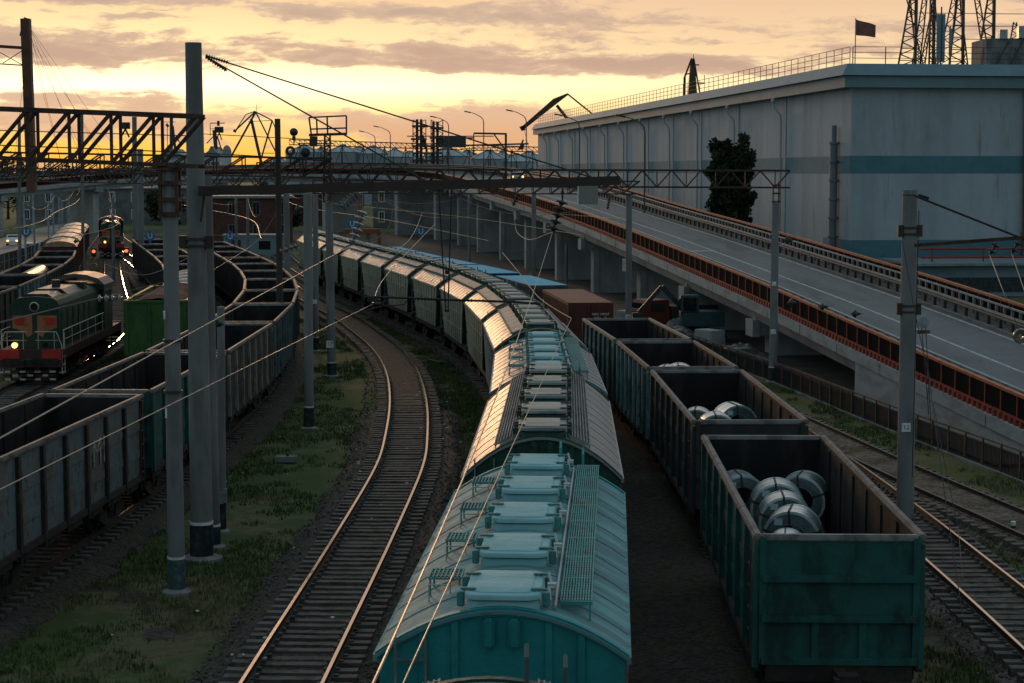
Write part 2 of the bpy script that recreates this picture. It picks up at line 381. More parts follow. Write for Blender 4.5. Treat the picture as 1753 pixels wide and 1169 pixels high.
# ---------------------------------------------------------------- tracks
m_railtop = mat('polished_rail', (.56, .39, .27), rough=.15, metal=1.0, var=.15)  # polished steel tinted orange, the sunset glint put into its colour
m_railside = mat('rusty_rail', (.045, .028, .022), (.03, .02, .016), scale=2, rough=.8)
m_railold = mat('dull_rail', (.06, .045, .04), rough=.5, metal=.5)
m_sleep = mat('concrete_sleeper', (.095, .083, .073), (.045, .038, .032), scale=2.5, rough=.9, bump=.3, col3=(.05, .05, .03), s3=3)
RAILP = [(-.036, 0), (.036, 0), (.036, -.04), (.012, -.055), (.012, -.15), (.066, -.165), (.066, -.19), (-.066, -.19), (-.066, -.165), (-.012, -.15), (-.012, -.055), (-.036, -.04)]
def track(P, a, b, label, group, top, sl_sep=.55, detailed=False, ballast=2.2):
    tr = thing('railway_track', P.at(a) + V((0, 0, GZ)), 0, label, 'track', group)
    off = -(P.at(a) + V((0, 0, GZ)))
    for sgn in (-1, 1):
        m = MB(); fr = P.frames(a, b, 1.2, sgn * .797); fr = [(p + off, r, u) for p, r, u in fr]
        m.cur = 0; m.sweep(RAILP, fr)
        n = len(RAILP)
        for i, f in enumerate(m.f):
            if len(f) == 4 and (i % n) == 0: m.m[i] = 1
        m.build('rail', [m_railside, top], tr)
    stuff = MB(); k = 0; d = a + .2
    while d < b:
        t_ = P.dir(d); ang = math.atan2(-t_.x, t_.y) + rnd(-.012, .012); c = P.at(d) + off + V((rnd(-.03, .03), 0, rnd(-.02, .015)))
        M = Matrix.Rotation(ang, 3, 'Z')
        sh = MB(); hw = 1.34
        prof = [(-hw, -.35), (hw, -.35), (hw, -.15), (.95, -.155), (.55, -.20), (-.55, -.20), (-.95, -.155), (-hw, -.15)]
        def put(x, y, z): q = M @ V((x, y, z)); return q + c
        tgt = sh if (detailed and k < 100) else stuff
        tgt.prism(prof, -.125, .125, put)
        for sgn in (-1, 1):                                         # rail pads and bolts
            for e in (-.12, .12): tgt.box(put(sgn * .797 + e, 0, -.145), (.09, .12, .06), M)
        if tgt is sh: sh.build('sleeper', m_sleep, tr)
        d += sl_sep * rnd(.97, 1.03); k += 1
    o = stuff.build('sleeper_bed', m_sleep, tr)
    o['kind'] = 'stuff'
    return tr
def ballast(P, a, b, w, seed, mt=None, bury=1e9):
    m = MB(); fr = P.frames(a, b, .8); prof = [(-w - .55, GZ - .12), (-w, -.26), (-w * .6, -.225), (0, -.25), (w * .6, -.225), (w, -.26), (w + .55, GZ - .12)]
    n = len(prof); vs = []
    for p, r, u in fr:
        for i, (x, z) in enumerate(prof):
            q = p + r * (x + (noise.noise(p * .6 + V((i * 3.7, seed, 0))) * .35 if i in (0, 1, n - 2, n - 1) else 0)) + u * z
            q.z += .035 * noise.noise(q * 2.3) + (.10 * min(1, max(0, (p.y - bury) / 14)) if 0 < i < n - 1 else 0); vs.append(q)
    m.add(vs, [(i * n + k, i * n + k + 1, i * n + n + k + 1, i * n + n + k) for i in range(len(fr) - 1) for k in range(n - 1)])
    tag(m.build('ballast_bed', mt or m_ballast, smooth=True), 'dark gravel bed under a yard track', kind='structure')
for P, a, b, w, s in ((T0, 2, T0.sY(78), 1.75, 1), (T1, 2, T1.sY(290), 1.0, 2), (T2, 2, T2.sY(250), 1.7, 3), (L1, 2, L1.sY(290), 1.7, 5), (L2, 2, L2.sY(290), 1.6, 6), (L3, 2, L3.sY(300), 1.0, 7), (L4, 2, L4.sY(300), 1.6, 8)): ballast(P, a, b, w, s)
ballast(T0, T0.sY(77.5), T0.sY(300), 1.05, 1, None, 78)
m_sandy = ballast_material('sandy_ballast', (.045, .038, .033), (.16, .135, .115))
ballast(T3, 2, T3.sY(150), 1.35, 4, m_sandy, 75)
ballast(T4, 2, T4.L - 1, 1.1, 9, m_sandy, 30)
TB = Path([((T1.at(T1.sY(y)).x + T2.at(T2.sY(y)).x) / 2, y, .16) for y in range(16, 100, 6)])
ballast(TB, 1, TB.L - 1, 1.55, 21, None)
TG = 'tracks of the goods yard'
track(T0, T0.sY(31), T0.sY(300), 'empty curving track left of the long hopper train', TG, m_railtop, detailed=True)
track(T1, T1.sY(14), T1.sY(290), 'track under the long hopper train', TG, m_railold)
track(T2, T2.sY(26), T2.sY(250), 'track under the wagons loaded with steel coils', TG, m_railold)
track(T3, T3.sY(30), T3.sY(140), 'empty track right of the wagon loaded with steel coils', TG, m_railtop, detailed=True)
track(T4, .5, T4.L - .5, 'weedy dull track nearest the low fence', TG, m_railold)
track(L1, L1.sY(34), L1.sY(290), 'track under the curved row of empty gondolas', TG, m_railold)
track(L2, L2.sY(80), L2.sY(290), 'track under the green open wagon with the rusty load', TG, m_railtop)
track(L3, L3.sY(80), L3.sY(300), 'track with glowing rails under the two green locomotives', TG, m_railtop)
track(L4, L4.sY(88), L4.sY(300), 'track under the red covered wagons beside the road', TG, m_railtop)
# ---------------------------------------------------------------- grass, weeds and stones
m_grass = mat('grass_blades', (.060, .085, .028), (.15, .135, .07), scale=.35, lo=.47, hi=.6, rough=.9, spec=.1)
def near_track(x, y):
    for P in (T0, T1, T2, T3, L1):
        s_ = P.sY(y)
        if abs(P.at(s_).x - x) < 1.75: return True
    return False
XT = {}
def xof(P, y):
    k = (id(P), int(y)); 
    if k not in XT: XT[k] = P.at(P.sY(y)).x
    return XT[k]
mb = MB(); cnt = 0
zones = [(lambda y: xof(L1, y) + 1.7, lambda y: xof(T0, y) - 1.7, 31, 130, 13000, .44), (lambda y: xof(T0, y) + 1.5, lambda y: xof(T1, y) - 1.2, 36, 130, 11000, .30), (lambda y: xof(T0, y) - .7, lambda y: xof(T0, y) + .7, 76, 140, 1500, .40), (lambda y: xof(T2, y) + 1.9, lambda y: xof(T3, y) - 1.7, 30, 60, 3500, .34),
         (lambda y: xof(T3, y) + 1.7, lambda y: 17.3 - .145 * (y - 60), 40, 90, 5500, .42), (lambda y: xof(L3, y) - .7, lambda y: xof(L3, y) + .7, 98, 200, 3000, .25), (lambda y: xof(L3, y) + .9, lambda y: xof(L2, y) - 1.6, 98, 200, 7000, .28), (lambda y: xof(L4, y) + 1.7, lambda y: xof(L3, y) - 1, 118, 200, 3000, .4), (lambda y: xof(T0, y) - .7, lambda y: xof(T0, y) + .7, 34, 60, 150, .5), (lambda y: xof(T3, y) - .7, lambda y: xof(T3, y) + .7, 36, 60, 150, .5)]
for fa, fb, y0, y1, n, thr in zones:
    for _ in range(n):
        y = y0 + (y1 - y0) * random.random() ** 1.5; a, b = fa(y), fb(y)
        if b - a < .3: continue
        x = rnd(a, b)
        q = noise.noise(V((x * .22, y * .16, 5))) * .5 + .5 + .3 * noise.noise(V((x * .9, y * .7, 9)))
        if q < thr - .05 + .1 * random.random(): continue
        h = rnd(.025, .08) * (1 + 1.2 * max(0, q - .6)); cnt += 1
        for _k in range(4):
            an = rnd(0, 6.28); dx, dy = math.cos(an), math.sin(an); ox, oy = x + rnd(-.12, .12), y + rnd(-.12, .12); w = rnd(.012, .03)
            mb.add([(ox - dy * w, oy + dx * w, GZ - .02), (ox + dy * w, oy - dx * w, GZ - .02), (ox + dx * h * rnd(.3, .9), oy + dy * h * rnd(.3, .9), GZ + .05 + h)], [(0, 1, 2)])
tag(mb.build('grass', m_grass), 'tufts of rough grass between the tracks', 'grass', kind='stuff')
m_litter = mat('pale_litter', (.55, .55, .52), rough=.8)
m_stone = mat('loose_stone', (.085, .075, .07), (.04, .035, .033), scale=3, rough=.9)
mb = MB()
for _ in range(2600):
    P = random.choice((T0, T0, T0, T3, T1)); d = P.sY(34 + 60 * random.random() ** 1.6); sg = random.choice((-1, 1)); q = P.at(d) + P.right(d) * sg * rnd(1.38, 2.05)
    r = rnd(.02, .06); mb.lathe([(0, -r * .6), (r, -r * .1), (r * .7, r * .5), (0, r * .6)], 5, Matrix.Rotation(rnd(0, 6), 3, V((rnd(-1, 1), rnd(-1, 1), 1)).normalized()), (q.x, q.y, (GZ + .06 if abs((q - P.at(d)).length) > 2.2 else -.25) + rnd(-.02, .03)))
tag(mb.build('gravel', m_stone), 'loose dark stones spilled beside the rails', 'gravel', kind='stuff')
mb = MB()
for _ in range(60):
    y = rnd(34, 85); x = rnd(xof(L1, y) + 2, xof(T1, y) - 1.6); s_ = rnd(.03, .07); mb.box((x, y, (GZ + .1 if abs(x - xof(T0, y)) > 2.1 else -.14)), (s_, s_ * 1.4, .02), Matrix.Rotation(rnd(0, 3), 3, 'Z'))
tag(mb.build('litter', m_litter), 'scraps of pale litter strewn in the grass', 'litter', kind='stuff')
# ---------------------------------------------------------------- wagons: shared running gear
def make_bogie(parent, y, fine=True):
    m = MB()
    for sx in (-1, 1):
        m.prism([(-1.25, .42), (-1.0, .62), (-.45, .55), (-.35, .25), (.35, .25), (.45, .55), (1.0, .62), (1.25, .42), (1.0, .32), (.55, .12), (-.55, .12), (-1.0, .32)], sx * 1.02 - .07, sx * 1.02 + .07, lambda a, b, c: (b, a + y, c))
        m.tube([(sx * 1.02, y - .12, .28), (sx * 1.02, y - .12, .56)], .07, 8); m.tube([(sx * 1.02, y + .12, .28), (sx * 1.02, y + .12, .56)], .07, 8)
    m.box((0, y, .58), (2.2, .4, .22))
    for e in (-.925, .925): m.tube([(-.9, y + e, .475), (.9, y + e, .475)], .08, 8)
    b = m.build('bogie', m_under, parent)
    for e in (-.925, .925):
        for sx in (-1, 1):
            w = MB(); w.lathe([(0, -.06), (.2, -.06), (.24, -.03), (.4, -.03), (.42, -.07), (.475, -.07), (.475, .06), (.505, .07), (.5, .1), (.4, .09), (.24, .06), (0, .06)], 20, Matrix.Rotation(-sx * math.pi / 2, 3, 'Y'))
            o = w.build('wheel', m_wheel, b, smooth=True)
            o.location = (sx * .78, y + e, .475)
    return b
def make_coupler(parent, y, s):
    m = MB(); m.box((0, y + s * .35, 1.0), (.2, .7, .22)); m.box((.05, y + s * .78, 1.02), (.36, .3, .34)); m.box((-.17, y + s * .95, 1.02), (.1, .22, .28))
    m.tube([(.35, y + s * .1, .95), (.42, y + s * .4, .6), (.4, y + s * .7, .62), (.3, y + s * .9, .9)], .03, 6)
    m.box((0, y + s * .05, 1.0), (2.6, .1, .3))
    return m.build('coupler', m_under, parent)
def paint(name, base, worn, dirt=RUST, **k):
    return mat(name, base, worn, lo=k.pop('lo', .46), hi=k.pop('hi', .62), scale=k.pop('scale', 1.6), stretch=k.pop('stretch', (1, 1, .45)), col3=dirt, s3=k.pop('s3', 5.0), lo3=k.pop('lo3', .56), hi3=k.pop('hi3', .66), rough=k.pop('rough', .65), bump=.15, dent=k.pop('dent', .3), **k)
# ---------------------------------------------------------------- open gondola wagon
GL = 12.3; GW = 1.5
def make_gondola():
    r = thing('gondola_wagon', (0, 0, 0), 0)
    h = GL / 2; z0, z1 = 1.18, 3.45
    for sx in (-1, 1):
        m = MB(); x = sx * (GW - .10)
        m.cur = 0; m.box((x, 0, (z0 + z1) / 2), (.05, GL, z1 - z0)); m.cur = 2; m.box((x - sx * .04, 0, (z0 + z1) / 2), (.02, GL - .1, z1 - z0 - .02))
        for k in range(8): m.box((x - sx * .06, -h + .1 + (GL - .2) * k / 7, (z0 + z1) / 2), (.05, .12, z1 - z0 - .1))
        m.cur = 0
        for k in range(7):                                             # pressed panels between the posts
            y = -h + GL * (k + .5) / 7
            for zz in (.28, .62): m.box((sx * (GW - .065), y, z0 + (z1 - z0) * zz), (.03, GL / 7 - .34, .22))
        m.cur = 1
        for k in range(8):                                             # tapered vertical posts
            y = -h + .08 + (GL - .16) * k / 7
            m.prism([(sx * (GW - .075), z0 - .1), (sx * (GW + .03), z0 - .1), (sx * (GW + .015), z1 - .12), (sx * (GW - .075), z1 - .12)], y - .085, y + .085)
        m.build('side_wall', [m_inner, m_inner, m_inner], r)
        m = MB(); m.box((sx * (GW - .045), 0, z1), (.15, GL + .1, .13)); m.build('top_rim', m_rim, r, bevel=.03)
        m = MB(); m.box((sx * (GW - .06), 0, z0 - .08), (.12, GL, .17)); m.build('side_sill', m_under, r)
        m = MB()
        for k in range(7):                                             # discharge hatch flaps under the side
            y = -h + GL * (k + .5) / 7
            m.box((sx * (GW - .12), y, .95), (.05, 1.2, .28)); m.bar((sx * (GW - .1), y - .3, 1.1), (sx * (GW - .1), y - .3, .75), .05)
        m.build('hatch_flap', m_under, r)
    for sy in (-1, 1):
        m = MB(); y = sy * (h - .02)
        m.box((0, y, (z0 + z1) / 2), (2 * GW - .2, .05, z1 - z0))
        for zz in (.02, .36, .68): m.box((0, y + sy * .08, z0 + (z1 - z0) * zz), (2 * GW - .24, .14, .12))
        for xx in (-.42, .42): m.box((xx, y + sy * .05, z0 + .38), (.13, .08, .72))
        for xx in (-1.36, 1.36): m.box((xx, y + sy * .05, (z0 + z1) / 2), (.12, .08, z1 - z0))
        m.cur = 1; m.box((0, y - sy * .04, (z0 + z1) / 2), (2 * GW - .3, .03, z1 - z0 - .02)); m.box((0, y - sy * .07, z0 + (z1 - z0) * .55), (2 * GW - .3, .06, .14))
        m.build('end_wall', [m_inner, m_inner], r)
        m = MB(); m.box((0, y + sy * .01, z1 - .005), (2 * GW - .22, .14, .12)); m.build('end_rim', m_rim, r, bevel=.025)
    m = MB(); m.box((0, 0, z0 - .04), (2 * GW - .25, GL - .1, .08)); m.box((0, 0, z0 - .25), (.5, GL, .35))
    for k in range(8): m.box((0, -h + .1 + (GL - .2) * k / 7, z0 - .2), (2 * GW - .3, .12, .22))
    for k in range(7): m.box((0, -h + GL * (k + .5) / 7, z0 + .03), (2.5, .12, .06))
    m.build('floor', m_inner, r)
    for sx in (-1, 1):
        m = MB(); yy = sx * (h - .35)
        for k in range(5): m.bar((sx * (GW + .06), yy - .17, 1.3 + k * .4), (sx * (GW + .06), yy + .17, 1.3 + k * .4), .025)
        for e in (-.17, .17): m.bar((sx * (GW + .06), yy + e, .8), (sx * (GW + .06), yy + e, 3.2), .025)
        m.build('ladder', m_dark, r)
    for sy in (-1, 1): make_coupler(r, sy * h, sy); make_bogie(r, sy * (h - 1.9))
    return r
gond = make_gondola(); used = set()
def table_of():
    t = {}
    for c in bpy.data.objects:
        if c.parent: t.setdefault(c.parent.name, []).append(c)
    return t
def place(proto, key, pos, rz, sy, label, cat, group, paints=None):
    if key in used: o = copy_tree(proto, None, place.tab[key])
    else:
        used.add(key); place.tab[key] = table_of(); o = proto
    o.location = pos; o.rotation_euler = (0, 0, rz); o.scale = (1, sy, 1)
    tag(o, label, cat, group)
    if paints: recolour(o, paints)
    return o
place.tab = {}
def on_path(P, ya, yb):
    a, b = P.at(P.sY(ya)), P.at(P.sY(yb)); d = b - a
    return (a + b) / 2, math.atan2(-d.x, d.y), d.length
pt_green = paint('bottle_green_paint', (.008, .078, .068), (.004, .030, .028), dirt=(.035, .10, .09), s3=9.0, lo3=.64, hi3=.70)
pt_greenP = paint('bottle_green_post', (.012, .085, .072), (.010, .05, .045), dirt=(.02, .02, .02))
pt_teal = paint('faded_teal_paint', (.19, .33, .35), (.05, .13, .14), dirt=(.05, .045, .04))
pt_mteal = paint('muted_teal_paint', (.085, .15, .16), (.03, .06, .065), dirt=(.05, .04, .035))
pt_dteal = paint('dark_teal_paint', (.020, .035, .037), (.035, .06, .066), dirt=(.016, .014, .013))
pt_soot = paint('sooty_paint', (.022, .020, .020), (.035, .032, .031), dirt=(.03, .05, .055), lo3=.62, hi3=.72)
pt_grey = paint('peeling_blue_grey', (.10, .135, .15), (.12, .105, .09), dirt=(.05, .03, .022), lo3=.52)
pt_greyP = paint('blackened_post', (.018, .016, .015), (.035, .025, .02))
pt_cream = paint('stained_cream_paint', (.25, .23, .19), (.11, .115, .095), dirt=(.05, .035, .025))
pt_brown = paint('brown_wagon_paint', (.055, .03, .024), (.035, .024, .02), dirt=(.02, .018, .016))
GR = 'open gondola wagons on the coil track'
for ya, yb, side, post, end, lab in ((32.2, 44.55, pt_green, pt_greenP, pt_green, 'dark green gondola loaded with steel coils, its whole end wall in view'),
        (47.4, 59.5, pt_soot, pt_dteal, pt_soot, 'sooty black gondola behind the dark green coil wagon'),
        (60.6, 69.9, pt_soot, pt_teal, pt_teal, 'sooty gondola with pale streaked ribs ahead of the pale teal one'),
        (70.8, 80.8, pt_teal, pt_dteal, pt_teal, 'pale teal empty gondola in front of the brown container')):
    c, rz, L = on_path(T2, ya, yb)
    place(gond, 'g', c, rz, L / GL, lab, 'railway wagon', GR, {'side_wall': [side, post], 'end_wall': end, 'end_rim': mat('grey_rim', (.2, .2, .2), (.1, .09, .085), rough=.6), 'top_rim': mat('brown_grey_rim', (.14, .125, .12), (.07, .06, .055), scale=2, rough=.7) if 'empty' not in lab else mat('grey_rim', (.2, .2, .2), (.1, .09, .085), rough=.6)})
GR = 'curved row of empty gondola wagons'
rows = [(40.4, 53.0, pt_grey, pt_greyP, pt_brown, 'peeling blue grey gondola with rusty rim nearest the pole bases'), (54.1, 65.4, pt_green, pt_greenP, pt_green, 'bottle green gondola passing behind the tall poles'),
        (66.2, 78.2, pt_soot, pt_cream, pt_brown, 'empty gondola with cream and teal ribs'), (79.2, 89.8, pt_soot, pt_mteal, pt_soot, 'dark teal gondola with pale ribs at the bend'),
        (90.7, 100.4, pt_dteal, pt_dteal, pt_brown, 'dark gondola just past the bend'), (101.2, 110.9, pt_brown, pt_soot, pt_brown, 'brown gondola holding grey scrap heaps'),
        (111.7, 120.4, pt_soot, pt_soot, pt_soot, 'sooty gondola behind the scrap wagon'), (121.2, 129.8, pt_dteal, pt_soot, pt_soot, 'sooty gondola heading to the blue signs'), (130.6, 139.2, pt_brown, pt_soot, pt_brown, 'brown gondola second from the end of the bend'),
        (140, 149.6, pt_soot, pt_soot, pt_soot, 'black gondola at the far end of the bend'), (150.5, 160, pt_brown, pt_soot, pt_brown, 'rust brown gondola behind the twin poles'), (161, 171, pt_soot, pt_soot, pt_soot, 'last dark gondola of the bend under the blue sign')]
for ya, yb, side, post, end, lab in rows:
    c, rz, L = on_path(L1, ya, yb)
    o = place(gond, 'g', c, rz, L / GL, lab, 'railway wagon', GR, {'side_wall': [side, post], 'end_wall': end})
    if ya == 40.4:
        for i, ch in enumerate(('M', '1')): lettering('lettering', ch, 1.05, mat('faded_white_paint', (.34, .32, .29), (.12, .12, .11), scale=4, rough=.8), o, (GW - .045, 2.1 + i * .62 - .3 + .0, 2.45), (math.pi / 2, 0, math.pi / 2))
GR = 'dark gondolas beside the road'
for k, (ya, yb) in enumerate(((91.5, 103), (104, 115.5), (116.6, 128), (129, 140), (141, 151))):
    c, rz, L = on_path(L4, ya, yb)
    place(gond, 'g', c, rz, L / GL, ['black gondola nearest the green locomotive hood', 'black gondola with teal striped side behind the locomotive cab', 'black gondola carrying thick black pipes', 'dark gondola behind the black pipes', 'dark gondola coupled to the red covered wagons'][k], 'railway wagon', GR, {'side_wall': [pt_soot, pt_teal if k == 1 else pt_soot], 'end_wall': pt_soot})
GR = 'dark wagons on the track of the green open wagon'
for k, (ya, yb) in enumerate(((118, 129), (130, 141), (142, 153), (154, 165), (166, 177))):
    c, rz, L = on_path(L2, ya, yb)
    place(gond, 'g', c, rz, L / GL, ['dark gondola behind the grey tarpaulin wagon', 'second dark gondola behind the grey tarpaulin', 'dark brown gondola beside the blue diamond sign', 'dark gondola by the two grey yard poles', 'farthest dark gondola of the middle row'][k], 'railway wagon', GR, {'side_wall': [pt_brown if k % 2 else pt_soot, pt_soot], 'end_wall': pt_soot})
# ---------------------------------------------------------------- loads in the gondolas
m_coil = mat('coil_steel', (.60, .67, .70), (.36, .41, .43), lo=.5, hi=.56, scale=5, stretch=(.3, 6, .3), rough=.32, metal=.85)
m_coilface = mat('coil_face', (.12, .19, .20), (.2, .26, .27), scale=7, rough=.4, metal=.6)
m_strap = mat('red_strap', (.30, .05, .025), rough=.6); m_label = mat('coil_label', (.42, .55, .55), rough=.6)
def make_coil(R0, R1, W, key):
    t_ = thing('steel_coil', (0, 0, 0)); MX = Matrix.Rotation(math.pi / 2, 3, 'X')
    m = MB(); w = W / 2
    prof = [(R0, -w), (R0 - .015, -w - .012)] ; n = 40
    m.lathe([(R1, -w), (R1, w), (R0, w)] + [(R0 + (.006 if k % 2 else -.004), w - W * k / 9) for k in range(1, 9)] + [(R0, -w)], n, MX, close=True)
    m.build('wrap', m_coil, t_, smooth=True)
    for s in (-1, 1):
        m = MB(); m.lathe([(R1 + .02, s * w), (R1 + .02, s * (w + .006)), (R0 - .05, s * (w + .006)), (R0 - .05, s * w)], n, MX, close=True); m.build('face', m_coilface, t_)
        m = MB(); m.lathe([(R0 - .05, s * w), (R0 - .05, s * (w + .012)), (R0 + .008, s * (w + .012)), (R0 + .008, s * (w - .05))], n, MX, close=True); m.build('rim_band', mat('rim_band', (.75, .85, .87), rough=.3, metal=.7), t_, smooth=True)
    for a in (20, 95, 160, 230, 300):
        u = V((math.cos(R(a)), 0, math.sin(R(a)))); m = MB(); 
        for p, q in (((R1, -w), (R0, -w)), ((R0, -w), (R0, w)), ((R0, w), (R1, w))): m.bar(u * (p[0] + .012 * (1 if p[0] == R0 else -1)) + V((0, p[1] + (.02 if p[1] > 0 else -.02), 0)), u * (q[0] + .012 * (1 if q[0] == R0 else -1)) + V((0, q[1] + (.02 if q[1] > 0 else -.02), 0)), .045, .012, up=u)
        m.build('strap', m_strap if a == 95 else m_dark, t_)
    a = R(100 + 25); m = MB(); m.box(V((math.cos(a) * (R0 + R1) / 2, -w - .014, math.sin(a) * (R0 + R1) / 2)), (.17, .01, .14)); m.build('label', m_label, t_)
    return t_
coil = make_coil(.60, .32, .86, 'c')
FZ = 1.22
CG = 'steel coils in the gondolas'
cc, crz, _ = on_path(T2, 32.2, 44.55)
def at_local(c, rz, x, y, z): return c + Matrix.Rotation(rz, 3, 'Z') @ V((x, y, z))
for k, (px, py, Yd, lab, sc, yaw) in enumerate(((1266, 851, 43.3, 'steel coil by the left wall of the green gondola', .98, 6), (1373, 853, 43.0, 'steel coil with a white label by the right wall of the green gondola', 1.0, -16), (1330, 868, 41.6, 'steel coil with a red strap at the back of the middle row', 1.02, -4),
        (1343, 890, 40.4, 'unlabelled steel coil in the middle of the middle row', .98, -3), (1357, 918, 39.1, 'steel coil with red strap and white label, facing the end wall', 1.03, -12), (1347, 944, 37.6, 'steel coil mostly hidden behind the green end wall', .72, -8))):
    p = D(px, py, Yd)
    oc = place(coil, 'coil', V((p.x, p.y, p.z)), crz + R(yaw), 1, lab, 'steel coil', CG); oc.scale = (sc, sc, sc)
    if k in (0, 1, 3): recolour(oc, {'strap': m_dark})
for px, py, Yd, lab, sc in ((1193, 729, 54.8, 'small left steel coil in the black gondola', .9), (1257, 725, 54.2, 'right steel coil in the black gondola', 1.0), (1226, 741, 51.8, 'front steel coil in the black gondola', .95), (1140, 655, 63.2, 'left steel coil in the gondola with streaked ribs', 1.0), (1163, 653, 64.6, 'right steel coil in the gondola with streaked ribs', 1.05)):
    p = D(px, py, Yd); place(coil, 'coil', V((p.x, p.y, p.z)), R(rnd(-15, 15)), 1, lab, 'steel coil', CG).scale = (sc, sc, sc)
def heap(name, c, rx, ry, h, mt, label, cat, seed, group=None):
    m = MB(); n = 28; k = 9; vs = []
    for i in range(k + 1):
        rr = i / k
        for j in range(n):
            a = 6.28319 * j / n; x, y = rx * rr * math.cos(a), ry * rr * math.sin(a)
            z = h * (1 - rr ** 1.6) * (.75 + .7 * noise.noise(V((x * .9 + seed, y * .9, 0)))) + .10 * noise.noise(V((x * 4, y * 4, seed))); vs.append((x, y, max(z, 0) if i < k else 0))
    m.add(vs, [(i * n + j, i * n + (j + 1) % n, i * n + n + (j + 1) % n, i * n + n + j) for i in range(k) for j in range(n)] + [tuple(range(n))[::-1]])
    o = m.build(name, mt, None, loc=c); return tag(o, label, cat, group)
m_scrap = mat('grey_scrap', (.12, .13, .135), (.04, .04, .042), scale=5, rough=.55, metal=.3, bump=.6, bscale=9)
for k, (Yd, dx) in enumerate(((104, -.3), (107.6, .4), (114, .1), (117.5, -.5), (125, .2), (135, -.2))):
    p = L1.at(L1.sY(Yd)) + L1.right(L1.sY(Yd)) * dx; heap('scrap_heap', (p.x, p.y, FZ), 1.0, 1.5, 1.35 + .25 * (k % 2), m_scrap, ['front heap of grey scrap in the brown gondola', 'rear heap of grey scrap in the brown gondola', 'heap of grey scrap in the sooty gondola', 'low rear heap of scrap in the sooty gondola', 'grey scrap heap in the gondola towards the blue signs', 'farthest grey scrap heap on the bend'][k], 'scrap heap', k * 3.1, 'scrap heaps in the gondolas')
p = L1.at(L1.sY(56)); heap('bulk_sack', (p.x + .2, p.y, FZ), .55, .55, 1.5, mat('grey_sackcloth', (.16, .18, .2), (.06, .06, .06), scale=4, rough=.8), 'grey covered bundle standing in the bottle green gondola', 'bundle', 3.0)
m_pipe = mat('black_pipe', (.012, .012, .013), (.03, .028, .027), scale=4, rough=.4)
for k in range(3):
    d0, d1 = L4.sY(117.5), L4.sY(127.5); a, b = L4.at(d0), L4.at(d1); r_ = L4.right(d0); z = FZ + .62 if k < 2 else FZ + 1.68
    a = a + r_ * ((-.66, .66, 0)[k]); b = b + r_ * ((-.66, .66, 0)[k]); m = MB(); MQ = (b - a).to_track_quat('Z', 'Y').to_matrix()
    Lp = (b - a).length; m.lathe([(.62, 0), (.62, Lp), (.54, Lp), (.54, 0)], 24, MQ, close=True)
    tag(m.build('steel_pipe', m_pipe, None, smooth=True, loc=(a.x, a.y, z)), ['thick black pipe along the left wall of the pipe wagon', 'thick black pipe along the right wall of the pipe wagon', 'thick black pipe lying on top of two others'][k], 'pipe', 'black pipes in a gondola')
